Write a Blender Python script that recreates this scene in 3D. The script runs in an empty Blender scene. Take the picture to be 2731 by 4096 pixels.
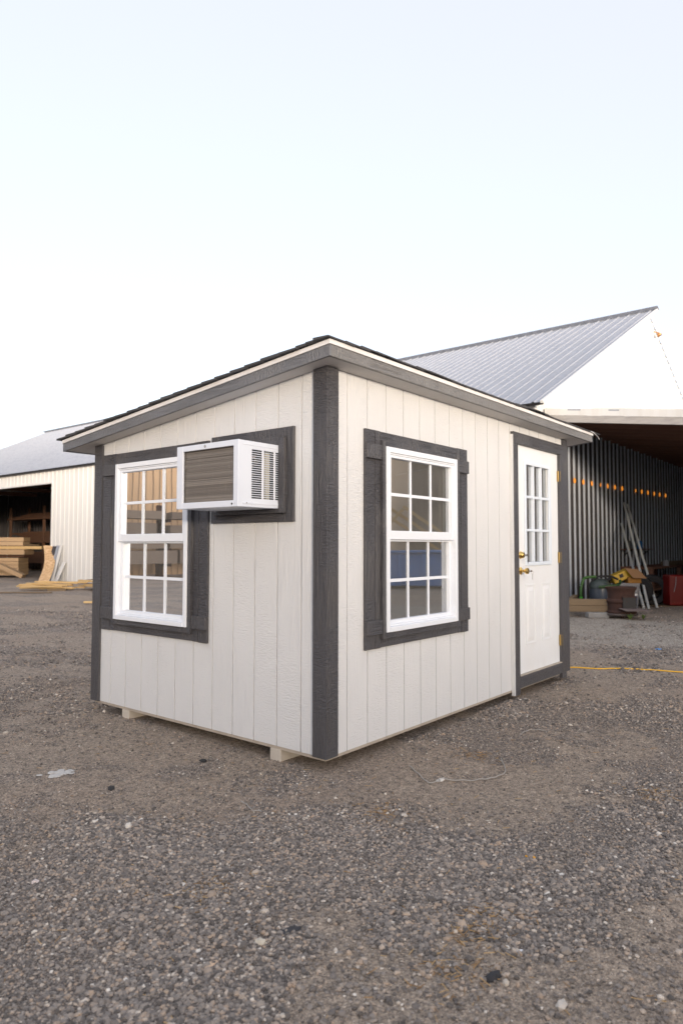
import bpy, bmesh, math, random
import numpy as np
from mathutils import Vector, Matrix, Euler
rnd = random.Random(7)
S = bpy.context.scene
COL = S.collection

# ------------------------------------------------------------------ camera
cam = bpy.data.cameras.new('camera'); camo = bpy.data.objects.new('camera', cam); COL.objects.link(camo)
S.camera = camo
cam.sensor_fit = 'HORIZONTAL'; cam.sensor_width = 24.0; cam.lens = 24.304
cam.clip_start = 0.05; cam.clip_end = 2000
YAW, PITCH, ROLL = 0.8873, 0.0485, 0.0012
CP = Vector((-3.0961, -2.6367, 1.232))
F = Vector((math.sin(YAW)*math.cos(PITCH), math.cos(YAW)*math.cos(PITCH), math.sin(PITCH)))
Rr = Vector((math.cos(YAW), -math.sin(YAW), 0)); U = Rr.cross(F)
r2 = Rr*math.cos(ROLL)+U*math.sin(ROLL); u2 = -Rr*math.sin(ROLL)+U*math.cos(ROLL)
m = Matrix(((r2.x, u2.x, -F.x, CP.x), (r2.y, u2.y, -F.y, CP.y), (r2.z, u2.z, -F.z, CP.z), (0, 0, 0, 1)))
camo.matrix_world = m
cam.dof.use_dof = True; cam.dof.focus_distance = 4.3; cam.dof.aperture_fstop = 2.8

# ------------------------------------------------------------------ sky and sun
SUN_EL = math.radians(3.5)
SUN_AZ = math.radians(215)            # compass heading of the sun, clockwise from +Y
w = bpy.data.worlds.new('World'); S.world = w; w.use_nodes = True
nt = w.node_tree; bg = nt.nodes['Background']
sky = nt.nodes.new('ShaderNodeTexSky'); sky.sky_type = 'NISHITA'; sky.sun_disc = False
sky.sun_elevation = math.radians(7); sky.sun_rotation = SUN_AZ
sky.air_density = 1.0; sky.dust_density = 2.0; sky.ozone_density = 1.0
tn = nt.nodes.new('ShaderNodeMixRGB'); tn.blend_type = 'MULTIPLY'; tn.inputs[0].default_value = 1
tn.inputs[2].default_value = (0.82, 0.84, 1.02, 1)          # camera white balance on the clear sky
nt.links.new(sky.outputs[0], tn.inputs[1])
hz = nt.nodes.new('ShaderNodeMixRGB'); hz.blend_type = 'MIX'; hz.inputs[0].default_value = 0.78
hz.inputs[2].default_value = (1.06, 1.025, 1.035, 1)          # thin even veil of high cloud
nt.links.new(tn.outputs[0], hz.inputs[1]); nt.links.new(hz.outputs[0], bg.inputs[0])
bg.inputs[1].default_value = 0.15
sd = bpy.data.lights.new('sun', 'SUN'); so = bpy.data.objects.new('sun', sd); COL.objects.link(so)
sd.energy = 1.5; sd.angle = math.radians(10); sd.color = (1.0, 0.85, 0.69)
sdir = Vector((math.sin(SUN_AZ)*math.cos(SUN_EL), math.cos(SUN_AZ)*math.cos(SUN_EL), math.sin(SUN_EL)))
so.rotation_euler = (-sdir).to_track_quat('-Z', 'Y').to_euler()
S.view_settings.view_transform = 'Standard'; S.view_settings.look = 'None'
S.view_settings.exposure = 2.58; S.view_settings.gamma = 1.0
S.render.resolution_x = 682; S.render.resolution_y = 1024
S.render.engine = 'CYCLES'

# ------------------------------------------------------------------ materials
def N(nt, t, **kw):
    n = nt.nodes.new(t)
    for k, v in kw.items(): setattr(n, k, v)
    return n
def mat(name, col, rough=.6, metal=0., spec=None):
    m = bpy.data.materials.new(name); m.use_nodes = True
    b = m.node_tree.nodes['Principled BSDF']
    b.inputs['Base Color'].default_value = (*col, 1); b.inputs['Roughness'].default_value = rough
    b.inputs['Metallic'].default_value = metal
    if spec is not None: b.inputs['Specular IOR Level'].default_value = spec
    return m
def coords(nt, scale, rot=(0, 0, 0)):
    tc = N(nt, 'ShaderNodeTexCoord'); mp = N(nt, 'ShaderNodeMapping')
    mp.inputs['Scale'].default_value = scale; mp.inputs['Rotation'].default_value = rot
    nt.links.new(tc.outputs['Object'], mp.inputs[0]); return mp.outputs[0]
def noise(nt, vec, scale=1., detail=4., rough=.55, dist=0.):
    n = N(nt, 'ShaderNodeTexNoise'); n.inputs['Scale'].default_value = scale
    n.inputs['Detail'].default_value = detail; n.inputs['Roughness'].default_value = rough
    n.inputs['Distortion'].default_value = dist
    nt.links.new(vec, n.inputs['Vector']); return n.outputs['Fac']
def ramp(nt, fac, stops):
    r = N(nt, 'ShaderNodeValToRGB'); e = r.color_ramp.elements
    while len(e) < len(stops): e.new(.5)
    for k, (p, c) in enumerate(stops):
        e[k].position = p; e[k].color = (*c, 1) if len(c) == 3 else c
    nt.links.new(fac, r.inputs[0]); return r.outputs[0]
def mix(nt, fac, a, b, mode='MIX'):
    n = N(nt, 'ShaderNodeMixRGB', blend_type=mode)
    for i, v in ((0, fac), (1, a), (2, b)):
        if hasattr(v, 'type') and hasattr(v, 'is_output'): nt.links.new(v, n.inputs[i])
        else: n.inputs[i].default_value = v if i == 0 else (*v, 1)
    return n.outputs[0]
def math_(nt, op, a, b=None):
    n = N(nt, 'ShaderNodeMath', operation=op)
    for i, v in ((0, a), (1, b)):
        if v is None: continue
        if hasattr(v, 'is_output'): nt.links.new(v, n.inputs[i])
        else: n.inputs[i].default_value = v
    return n.outputs[0]
def bump(nt, h, dist, strength=1., prev=None):
    b = N(nt, 'ShaderNodeBump'); b.inputs['Distance'].default_value = dist; b.inputs['Strength'].default_value = strength
    nt.links.new(h, b.inputs['Height'])
    if prev is not None: nt.links.new(prev, b.inputs['Normal'])
    return b.outputs[0]
def P(m): return m.node_tree.nodes['Principled BSDF']
def link(m, out, inp): m.node_tree.links.new(out, P(m).inputs[inp])

def painted_wood(name, col, axis, rough=.5, depth=.0022, var=.14, spec=.5):
    depth *= 4
    """embossed wood-grain paint, grain running along axis ('x','y','z')"""
    m = mat(name, col, rough, spec=spec); t = m.node_tree
    sc = {'x': (3, 60, 60), 'y': (60, 3, 60), 'z': (60, 60, 3)}[axis]
    g = noise(t, coords(t, sc), 1., 5, .6, 1.4)
    sc2 = {'x': (90, 30, 30), 'y': (30, 90, 30), 'z': (25, 25, 110)}[axis]
    d = noise(t, coords(t, sc2), 1., 3, .6, .5)
    msk = ramp(t, noise(t, coords(t, (3, 3, 1.6)), 1., 2), [(.42, (0, 0, 0)), (.58, (1, 1, 1))])
    h = mix(t, msk, g, d)
    link(m, bump(t, h, depth), 'Normal')
    fine = noise(t, coords(t, (2.3, 2.3, 1.1)), 1., 4)
    c = mix(t, fine, tuple(v*(1-var) for v in col), tuple(min(1, v*(1+var)) for v in col))
    speck = ramp(t, noise(t, coords(t, (140, 140, 140)), 1., 1), [(.70, (0, 0, 0)), (.76, (1, 1, 1))])
    c = mix(t, math_(t, 'MULTIPLY', speck, .25), c, tuple(min(1, v*1.6+.02) for v in col))
    link(m, c, 'Base Color')
    rr = N(t, 'ShaderNodeMapRange'); rr.inputs[3].default_value = rough-.12; rr.inputs[4].default_value = rough+.13
    t.links.new(h, rr.inputs[0]); link(m, rr.outputs[0], 'Roughness')
    return m
GREIGE = (.645, .655, .665)
M = {}
M['siding'] = painted_wood('greige_siding_paint', GREIGE, 'z', .62, .0016, .05, .4)
M['soffit'] = painted_wood('greige_soffit_paint', (.62, .60, .585), 'y', .65, .001, .05, .4)
DK = (.070, .069, .076)
M['trim_z'] = painted_wood('charcoal_trim_paint_vertical', DK, 'z', .38, .0048, .2, .55)
M['trim_x'] = painted_wood('charcoal_trim_paint_along_x', DK, 'x', .38, .0048, .2, .55)
M['trim_y'] = painted_wood('charcoal_trim_paint_along_y', DK, 'y', .38, .0048, .2, .55)
M['fascia_sheen_x'] = painted_wood('charcoal_paint_with_sheen_along_x', (.18, .176, .174), 'x', .40, .0045, .2, .6)  # trim charcoal made lighter on the fascias: sky sheen put into the colour
M['fascia_sheen_y'] = painted_wood('charcoal_paint_with_sheen_along_y', (.155, .16, .175), 'y', .40, .0045, .2, .6)

def dirtied(name, col, dirt, rough, scale=3., amt=.35, metal=0., lo=.45, hi=.75, sc=(1, 1, 1)):
    m = mat(name, col, rough, metal); t = m.node_tree
    f = ramp(t, noise(t, coords(t, sc), scale, 6, .62), [(lo, (0, 0, 0)), (hi, (1, 1, 1))])
    c = mix(t, math_(t, 'MULTIPLY', f, amt), col, dirt); link(m, c, 'Base Color')
    link(m, bump(t, noise(t, coords(t, sc), scale*12, 3), .0006), 'Normal')
    return m
M['vinyl'] = dirtied('white_vinyl', (.76, .80, .86), (.68, .69, .70), .4, 3, .2)
M['door'] = dirtied('white_door_paint', (.75, .775, .80), (.66, .64, .61), .42, 3, .35)
M['drip'] = dirtied('cream_drip_edge', (.73, .73, .74), (.5, .45, .4), .45, 5, .4)
M['ac_white'] = dirtied('white_enamel', (.66, .71, .80), (.56, .60, .68), .32, 4, .25)
M['brass'] = mat('polished_brass', (.83, .58, .20), .16, 1.)
M['brass_hinge'] = mat('satin_brass', (.42, .30, .11), .45, .7)
M['steel_key'] = mat('nickel_key', (.45, .40, .37), .3, 1.)
M['black'] = mat('matt_black', (.012, .012, .014), .6)
M['dark_in'] = mat('dark_cavity', (.02, .022, .026), .7)
M['cream'] = mat('cream_plastic', (.62, .60, .50), .5)
M['raw_edge'] = dirtied('raw_board_edge', (.42, .37, .31), (.28, .23, .18), .8, 8, .6)
M['skid'] = dirtied('weathered_skid_wood', (.50, .46, .40), (.33, .29, .25), .8, 8, .6)
def fins():
    m = mat('condenser_fins', (.25, .21, .18), .5, .35); t = m.node_tree
    r = N(t, 'ShaderNodeNewGeometry').outputs['Random Per Island']
    c = ramp(t, r, [(0, (.19, .172, .155)), (.5, (.25, .226, .205)), (1, (.31, .284, .258))])
    s = ramp(t, noise(t, coords(t, (1, 160, 6)), 1., 3), [(.62, (0, 0, 0)), (.75, (1, 1, 1))])
    c = mix(t, math_(t, 'MULTIPLY', s, .35), c, (.5, .45, .4)); link(m, c, 'Base Color'); return m
M['fins'] = fins()
def shingle():
    m = mat('asphalt_shingle', (.03, .03, .035), .9); t = m.node_tree
    r = N(t, 'ShaderNodeNewGeometry').outputs['Random Per Island']
    c = ramp(t, r, [(0, (.018, .019, .022)), (.6, (.035, .037, .043)), (1, (.06, .06, .066))])
    g = noise(t, coords(t, (1, 1, 1)), 260, 2)
    c = mix(t, g, c, (.07, .07, .075)); link(m, c, 'Base Color'); link(m, bump(t, g, .002), 'Normal'); return m
M['shingle'] = shingle()
def glass(name, tint=(.80, .84, .82), boost=.30):
    m = bpy.data.materials.new(name); m.use_nodes = True; t = m.node_tree
    t.nodes.clear(); o = N(t, 'ShaderNodeOutputMaterial')
    tr = N(t, 'ShaderNodeBsdfTransparent'); tr.inputs[0].default_value = (*tint, 1)
    gl = N(t, 'ShaderNodeBsdfGlossy'); gl.inputs['Roughness'].default_value = .0; gl.inputs[0].default_value = (.95, .97, 1, 1)
    fr = N(t, 'ShaderNodeFresnel'); fr.inputs[0].default_value = 1.52
    f = math_(t, 'ADD', math_(t, 'MULTIPLY', fr.outputs[0], 1.5), boost)
    wv = bump(t, noise(t, coords(t, (1, 1, 1)), 2.2, 1), .0004)
    t.links.new(wv, gl.inputs['Normal'])
    mx = N(t, 'ShaderNodeMixShader'); t.links.new(f, mx.inputs[0])
    t.links.new(tr.outputs[0], mx.inputs[1]); t.links.new(gl.outputs[0], mx.inputs[2])
    df = N(t, 'ShaderNodeBsdfDiffuse'); df.inputs[0].default_value = (.62, .60, .55, 1)      # pale diffuse layer added to brighten the panes
    m2 = N(t, 'ShaderNodeMixShader'); t.links.new(mx.outputs[0], m2.inputs[1]); t.links.new(df.outputs[0], m2.inputs[2])
    du = N(t, 'ShaderNodeMapRange'); du.inputs[3].default_value = .03; du.inputs[4].default_value = .15
    t.links.new(noise(t, coords(t, (2, 2, 5)), 1., 5, .6), du.inputs[0]); t.links.new(du.outputs[0], m2.inputs[0]); t.links.new(m2.outputs[0], o.inputs[0])
    return m
M['glass'] = glass('window_glass'); 
M['inner'] = dirtied('interior_panelling', (.62, .58, .52), (.5, .46, .4), .8, 3, .4)
def metal_sheet(name, col, rough, metal, dirt, amt, streak=(7, 7, .35)):
    m = mat(name, col, rough, metal); t = m.node_tree
    f = ramp(t, noise(t, coords(t, streak), 1., 5, .6), [(.45, (0, 0, 0)), (.75, (1, 1, 1))])
    link(m, mix(t, math_(t, 'MULTIPLY', f, amt), col, dirt), 'Base Color')
    link(m, bump(t, noise(t, coords(t, (1.5, 1.5, .8)), 1., 2), .012), 'Normal')
    return m
M['white_metal'] = metal_sheet('white_steel_siding', (.68, .69, .69), .45, 0, (.54, .52, .48), .45)
M['roof_metal'] = metal_sheet('galvalume_roofing', (.30, .33, .39), .7, .0, (.17, .19, .23), .4)
P(M['roof_metal']).inputs['Specular IOR Level'].default_value = .12
M['galv'] = metal_sheet('galvanised_shade_dark', (.040, .037, .040), .6, .0, (.03, .024, .022), .8)  # flats of the lean-to sheet, darkened in colour for its shade
M['galv_rib_lit'] = metal_sheet('galvanised_rib_painted_lit', (.50, .55, .62), .5, .1, (.32, .32, .34), .5)  # lit rib faces of the same sheet, brightness put into the colour
M['pipe'] = mat('galvanised_pipe', (.66, .70, .70), .4, .15)
def lumber(name, a, b, rough=.75):
    m = mat(name, a, rough); t = m.node_tree
    r = N(t, 'ShaderNodeObjectInfo').outputs['Random']
    r2_ = N(t, 'ShaderNodeNewGeometry').outputs['Random Per Island']
    g = noise(t, coords(t, (2.5, 2.5, 30)), 1., 4, .6, .8)
    c = mix(t, math_(t, 'MULTIPLY', math_(t, 'ADD', r, r2_), .5), a, b)
    c = mix(t, math_(t, 'MULTIPLY', g, .5), c, tuple(v*.55 for v in b)); link(m, c, 'Base Color')
    link(m, bump(t, g, .002), 'Normal'); return m
M['pine'] = lumber('fresh_pine', (.66, .48, .24), (.56, .37, .16))
M['old_wood'] = lumber('weathered_timber', (.24, .175, .105), (.17, .12, .07))
M['brown_wood'] = lumber('dark_rafter_wood', (.25, .125, .085), (.16, .08, .055))
M['rack_wood'] = lumber('racked_lumber', (.13, .06, .032), (.09, .045, .025))
M['grey_wood'] = dirtied('grey_weathered_board', (.40, .39, .38), (.24, .23, .23), .8, 4, .8, sc=(1, 1, 6))
def osb():
    m = mat('strand_board', (.55, .36, .19), .8); t = m.node_tree
    v = N(t, 'ShaderNodeTexVoronoi'); v.inputs['Scale'].default_value = 22; t.links.new(coords(t, (1, 1, 1)), v.inputs['Vector'])
    bw = N(t, 'ShaderNodeSeparateColor'); t.links.new(v.outputs['Color'], bw.inputs[0])
    link(m, ramp(t, bw.outputs[0], [(0, (.42, .25, .12)), (.5, (.55, .36, .19)), (1, (.70, .50, .30))]), 'Base Color'); return m
M['osb'] = osb()
M['ply'] = lumber('plywood_sheet', (.58, .42, .26), (.48, .33, .19))
M['concrete'] = dirtied('concrete_block', (.27, .27, .265), (.18, .17, .16), .9, 6, .6)
M['rust'] = dirtied('rusted_steel', (.055, .024, .017), (.025, .014, .011), .85, 6, .8)
M['cord'] = mat('yellow_cord_jacket', (.80, .46, .02), .45)

# ------------------------------------------------------------------ mesh helpers
class MB:
    def __init__(s): s.v = []; s.f = []
    def poly(s, pts, faces):
        b = len(s.v); s.v += [tuple(p) for p in pts]; s.f += [tuple(b+i for i in f) for f in faces]
    def hexa(s, p): s.poly(p, [(0, 3, 2, 1), (4, 5, 6, 7), (0, 1, 5, 4), (1, 2, 6, 5), (2, 3, 7, 6), (3, 0, 4, 7)])
    def box(s, x0, x1, y0, y1, z0, z1, M=None):
        p = [(x0, y0, z0), (x1, y0, z0), (x1, y1, z0), (x0, y1, z0), (x0, y0, z1), (x1, y0, z1), (x1, y1, z1), (x0, y1, z1)]
        if M is not None: p = [M(*q) for q in p]
        s.hexa(p)
    def obox(s, c, size, rz=0., rx=0., ry=0.):
        E = Euler((rx, ry, rz)).to_matrix(); c = Vector(c); a, b, d = [k/2 for k in size]
        s.hexa([c+E@Vector(q) for q in [(-a, -b, -d), (a, -b, -d), (a, b, -d), (-a, b, -d), (-a, -b, d), (a, -b, d), (a, b, d), (-a, b, d)]])
    def beam(s, p, q, w_, h, up=(0, 0, 1)):
        p = Vector(p); q = Vector(q); d = (q-p).normalized(); sd_ = d.cross(Vector(up)).normalized(); un = sd_.cross(d)
        a = sd_*w_/2; b = un*h/2
        s.hexa([p-a-b, p+a-b, q+a-b, q-a-b, p-a+b, p+a+b, q+a+b, q-a+b])
    def tube(s, pts, r, n=8, cap=True):
        pts = [Vector(p) for p in pts]; b = len(s.v); K = len(pts)
        rs = r if isinstance(r, (list, tuple)) else [r]*K
        ref = Vector((0, 0, 1))
        for i, p in enumerate(pts):
            d = (pts[min(i+1, K-1)]-pts[max(i-1, 0)]).normalized()
            if abs(d.dot(ref)) > .95: ref = Vector((1, 0, 0)) if abs(d.x) < .9 else Vector((0, 1, 0))
            a = d.cross(ref).normalized(); c = a.cross(d)
            for k in range(n):
                t = 2*math.pi*k/n; s.v.append(tuple(p+(a*math.cos(t)+c*math.sin(t))*rs[i]))
        for i in range(K-1):
            for k in range(n):
                k2 = (k+1) % n; s.f.append((b+i*n+k, b+i*n+k2, b+(i+1)*n+k2, b+(i+1)*n+k))
        if cap: s.f.append(tuple(b+k for k in range(n))); s.f.append(tuple(b+(K-1)*n+k for k in range(n)))
    def lathe(s, prof, c, axis=(0, 0, 1), n=28):
        """prof: (r, h) along axis from c"""
        ax = Vector(axis).normalized(); ref = Vector((0, 0, 1)) if abs(ax.z) < .9 else Vector((1, 0, 0))
        a = ax.cross(ref).normalized(); b_ = ax.cross(a); c = Vector(c); base = len(s.v)
        for r, h in prof:
            for k in range(n):
                t = 2*math.pi*k/n; s.v.append(tuple(c+ax*h+(a*math.cos(t)+b_*math.sin(t))*max(r, 1e-4)))
        for i in range(len(prof)-1):
            for k in range(n):
                k2 = (k+1) % n; s.f.append((base+i*n+k, base+i*n+k2, base+(i+1)*n+k2, base+(i+1)*n+k))
        s.f.append(tuple(base+k for k in range(n))); s.f.append(tuple(base+(len(prof)-1)*n+k for k in range(n)))
    def build(s, name, material, parent=None, bevel=0, smooth=False, loc=None, fix=True, segs=2):
        me = bpy.data.meshes.new(name)
        vs = s.v
        o = bpy.data.objects.new(name, me); COL.objects.link(o)
        if loc is not None:
            vs = [(a-loc[0], b-loc[1], c-loc[2]) for a, b, c in vs]
        me.from_pydata(vs, [], s.f); me.update()
        if fix:
            bm = bmesh.new(); bm.from_mesh(me); bmesh.ops.recalc_face_normals(bm, faces=bm.faces); bm.to_mesh(me); bm.free()
        for mm in (material if isinstance(material, (list, tuple)) else [material]): me.materials.append(mm)
        if smooth:
            me.polygons.foreach_set('use_smooth', [True]*len(me.polygons))
            md = o.modifiers.new('edges', 'EDGE_SPLIT'); md.split_angle = math.radians(40)
        if bevel:
            md = o.modifiers.new('bevel', 'BEVEL'); md.width = bevel; md.segments = segs; md.limit_method = 'ANGLE'; md.angle_limit = math.radians(40)
        if parent is not None:
            o.parent = parent
            o.location = (Vector(loc) if loc is not None else Vector((0, 0, 0))) - world_loc(parent)
        elif loc is not None: o.location = loc
        return o
def world_loc(o):
    v = Vector(o.location)
    while o.parent is not None: o = o.parent; v += Vector(o.location)
    return v
def thing(name, label, cat, loc=(0, 0, 0), group=None):
    o = bpy.data.objects.new(name, None); COL.objects.link(o); o.location = loc; o.empty_display_size = .1
    o['label'] = label; o['category'] = cat
    if group: o['group'] = group
    return o
def tag(o, label, cat, group=None, kind=None):
    o['label'] = label; o['category'] = cat
    if group: o['group'] = group
    if kind: o['kind'] = kind
    return o

GZ = -0.085
# ------------------------------------------------------------------ ground
rng = np.random.default_rng(3)
_tab = rng.random((256, 256))
def vnoise(x, y, sc, off=0):
    x = np.asarray(x, float)*sc+off*17.3+500; y = np.asarray(y, float)*sc+off*9.1+500
    xi = np.floor(x).astype(int); yi = np.floor(y).astype(int); fx = x-xi; fy = y-yi
    fx = fx*fx*(3-2*fx); fy = fy*fy*(3-2*fy)
    g = lambda a, b: _tab[a % 256, b % 256]
    return (g(xi, yi)*(1-fx)+g(xi+1, yi)*fx)*(1-fy)+(g(xi, yi+1)*(1-fx)+g(xi+1, yi+1)*fx)*fy
def ground_h(x, y):
    x = np.asarray(x, float); y = np.asarray(y, float)
    h = (vnoise(x, y, .5, 1)-.5)*.045+(vnoise(x, y, 1.7, 2)-.5)*.022+(vnoise(x, y, 6, 3)-.5)*.009+(vnoise(x, y, 19, 4)-.5)*.006+(vnoise((x*.8+y*.6)*.35, (y*.8-x*.6)*3.0, 1, 5)-.5)*.022
    d = np.sqrt((np.asarray(x)+1)**2+(np.asarray(y))**2)
    k = np.clip(1.25-d/40, 0, 1)
    # level under the shed
    dx = np.maximum(np.maximum(-x, x-3.7), 0); dy = np.maximum(np.maximum(-y, y-2.44), 0)
    s = np.clip(np.sqrt(dx*dx+dy*dy)/.9, 0, 1)
    return GZ+h*k*(.25+.75*s)
def cover(x, y):
    d = vnoise(x, y, .55, 6)*.27+vnoise(x, y, 1.7, 7)*.36+vnoise(x, y, 4.7, 8)*.24+vnoise(x, y, 12, 9)*.13
    # hard-trodden dirt: foreground right, in front of the near corner, before the door
    for cx, cy, r, k in ((-1.5, -1.5, .3, .30), (-1.3, -1.8, .35, .30), (.15, -.35, .35, .10), (1.5, -.55, .4, .08), (.95, -1.1, .3, .2), (-.7, -2.0, .45, .22), (-.35, -.75, .16, .15), (-1.0, .55, .2, .15), (-1.6, .3, .18, .15)):
        d = d-k*np.exp(-(((x-cx)**2+(y-cy)**2)/(r*r)))
    for cx, cy, r, k in ((-1.9, -.8, .8, .12), (-.3, .35, .5, .08), (-.6, -.9, .5, .08)):
        d = d+k*np.exp(-(((x-cx)**2+(y-cy)**2)/(r*r)))
    return np.clip((d-.49)*8+.27, 0, 1)
def spaced(lo, hi, c, fine, grow):
    out = [c]; st = fine
    while out[-1] < hi: out.append(out[-1]+st); st = st if abs(out[-1]-c) < 4.5 else st*grow
    a = out; out = [c]; st = fine
    while out[-1] > lo: out.append(out[-1]-st); st = st if abs(out[-1]-c) < 4.5 else st*grow
    return np.array(out[::-1][:-1]+a)
gx = spaced(-300, 400, -.3, .03, 1.06); gy = spaced(-300, 400, -.6, .03, 1.06)
X, Y = np.meshgrid(gx, gy); Zg = ground_h(X, Y)
nv = X.size; co = np.stack([X, Y, Zg], -1).reshape(-1, 3)
ny, nx = X.shape; idx = np.arange(nv).reshape(ny, nx)
q = np.stack([idx[:-1, :-1], idx[:-1, 1:], idx[1:, 1:], idx[1:, :-1]], -1).reshape(-1, 4)
def np_mesh(name, co, faces, material, smooth=False):
    me = bpy.data.meshes.new(name); k = faces.shape[1]
    me.vertices.add(len(co)); me.vertices.foreach_set('co', co.astype(np.float32).ravel())
    me.loops.add(faces.size); me.loops.foreach_set('vertex_index', faces.astype(np.int32).ravel())
    me.polygons.add(len(faces)); me.polygons.foreach_set('loop_start', np.arange(0, faces.size, k, dtype=np.int32))
    me.polygons.foreach_set('loop_total', np.full(len(faces), k, dtype=np.int32))
    me.polygons.foreach_set('use_smooth', np.full(len(faces), smooth))
    me.update(calc_edges=True); me.validate(); me.materials.append(material)
    o = bpy.data.objects.new(name, me); COL.objects.link(o); return o
def ground_mat():
    m = mat('gravel_yard', (0.200, 0.172, 0.144), .95); t = m.node_tree
    c0 = coords(t, (1, 1, 1))
    av = N(t, 'ShaderNodeAttribute', attribute_name='gravel_cover')
    dn = math_(t, 'ADD', math_(t, 'MULTIPLY', noise(t, c0, 14, 4, .6), .5), av.outputs['Fac']); dirtm = ramp(t, dn, [(.40, (1, 1, 1)), (.85, (0, 0, 0))])
    def stones(sc, detail_off):
        v = N(t, 'ShaderNodeTexVoronoi'); v.inputs['Scale'].default_value = sc; t.links.new(c0, v.inputs['Vector'])
        e = N(t, 'ShaderNodeTexVoronoi', feature='DISTANCE_TO_EDGE'); e.inputs['Scale'].default_value = sc; t.links.new(c0, e.inputs['Vector'])
        s = N(t, 'ShaderNodeSeparateColor'); t.links.new(v.outputs['Color'], s.inputs[0])
        return s.outputs[0], e.outputs['Distance'], v.outputs['Distance']
    r1, e1, d1 = stones(75, 0); r2, e2, d2 = stones(210, 1)
    gc = [(0, (0.125, 0.107, 0.095)), (.35, (0.213, 0.185, 0.163)), (.7, (0.312, 0.272, 0.239)), (.93, (0.425, 0.371, 0.320)), (1, (0.688, 0.621, 0.540))]
    s1 = ramp(t, r1, gc); s2 = ramp(t, r2, [(0, (0.138, 0.110, 0.090)), (.6, (0.263, 0.215, 0.175)), (.95, (0.400, 0.329, 0.265)), (1, (0.600, 0.525, 0.439))])
    dirt = mix(t, noise(t, c0, 7, 6, .65), (.25, .20, .155), (.47, .39, .31))
    col = mix(t, math_(t, 'MULTIPLY', ramp(t, e1, [(.0, (0, 0, 0)), (.06, (1, 1, 1))]), .8), s2, s1)
    s1 = mix(t, 1.0, s1, (.78, .77, .76), 'MULTIPLY')
    dsp = mix(t, ramp(t, r2, [(.38, (0, 0, 0)), (.75, (1, 1, 1))]), dirt, s2)
    col = mix(t, dirtm, col, dsp)
    # warm large-scale stains and wheel tracks
    tr = noise(t, coords(t, (.18, 1.1, 1), (0, 0, .6)), 1., 4, .6)
    col = mix(t, math_(t, 'MULTIPLY', ramp(t, tr, [(.48, (0, 0, 0)), (.68, (1, 1, 1))]), .5), col, (0.300, 0.229, 0.180))
    # pale crushed stone in front of the lean-to
    sp = N(t, 'ShaderNodeSeparateXYZ'); t.links.new(c0, sp.inputs[0])
    nn = math_(t, 'MULTIPLY', math_(t, 'SUBTRACT', noise(t, c0, .8, 4), .5), 2.5)
    xx = math_(t, 'ADD', sp.outputs[0], nn)
    a = ramp(t, math_(t, 'MULTIPLY', xx, .1), [(.52, (0, 0, 0)), (.72, (1, 1, 1)), (.92, (1, 1, 1)), (1., (0.150, 0.143, 0.135))])
    yy = ramp(t, math_(t, 'MULTIPLY', math_(t, 'ADD', sp.outputs[1], 6), .1), [(0, (1, 1, 1)), (.95, (1, 1, 1)), (1, (0, 0, 0))])
    pale = ramp(t, r1, [(0, (0.160, 0.143, 0.126)), (.4, (0.340, 0.315, 0.279)), (1, (0.620, 0.583, 0.522))])
    col = mix(t, math_(t, 'MULTIPLY', math_(t, 'MULTIPLY', a, yy), .75), col, pale)
    sp1 = ramp(t, noise(t, c0, 34, 3, .7), [(.36, (.55, .55, .55)), (.5, (1, 1, 1)), (.66, (1.35, 1.33, 1.3))])
    sp2 = ramp(t, noise(t, c0, 95, 2, .7), [(.35, (.5, .5, .5)), (.5, (1, 1, 1)), (.68, (1.5, 1.47, 1.42))])
    col = mix(t, .8, col, sp1, 'MULTIPLY'); col = mix(t, .8, col, sp2, 'MULTIPLY')
    link(m, col, 'Base Color')
    hh = math_(t, 'ADD', math_(t, 'MULTIPLY', math_(t, 'MINIMUM', e1, .3), 1.6), math_(t, 'MULTIPLY', math_(t, 'MINIMUM', e2, .3), .5))
    link(m, bump(t, hh, .012, .9), 'Normal')
    return m
M['ground'] = ground_mat()
g = np_mesh('ground', co, q, M['ground'], True); g['kind'] = 'structure'
at_g = g.data.attributes.new('gravel_cover', 'FLOAT', 'POINT'); at_g.data.foreach_set('value', cover(X.ravel(), Y.ravel()).astype(np.float32))

def pebble_mat():
    m = mat('loose_stones', (0.200, 0.191, 0.180), .85); t = m.node_tree
    r = N(t, 'ShaderNodeNewGeometry').outputs['Random Per Island']
    c = ramp(t, r, [(0, (.055, .050, .047)), (.22, (.125, .112, .103)), (.48, (.215, .193, .175)), (.74, (.31, .272, .236)), (.88, (.40, .30, .22)), (.965, (.50, .43, .36)), (.992, (.66, .60, .52)), (1, (.8, .77, .71))])
    c = mix(t, math_(t, 'MULTIPLY', noise(t, coords(t, (1, 1, 1)), 160, 3), .35), c, (.20, .165, .135)); link(m, c, 'Base Color')
    return m
M['pebble'] = pebble_mat()
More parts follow.
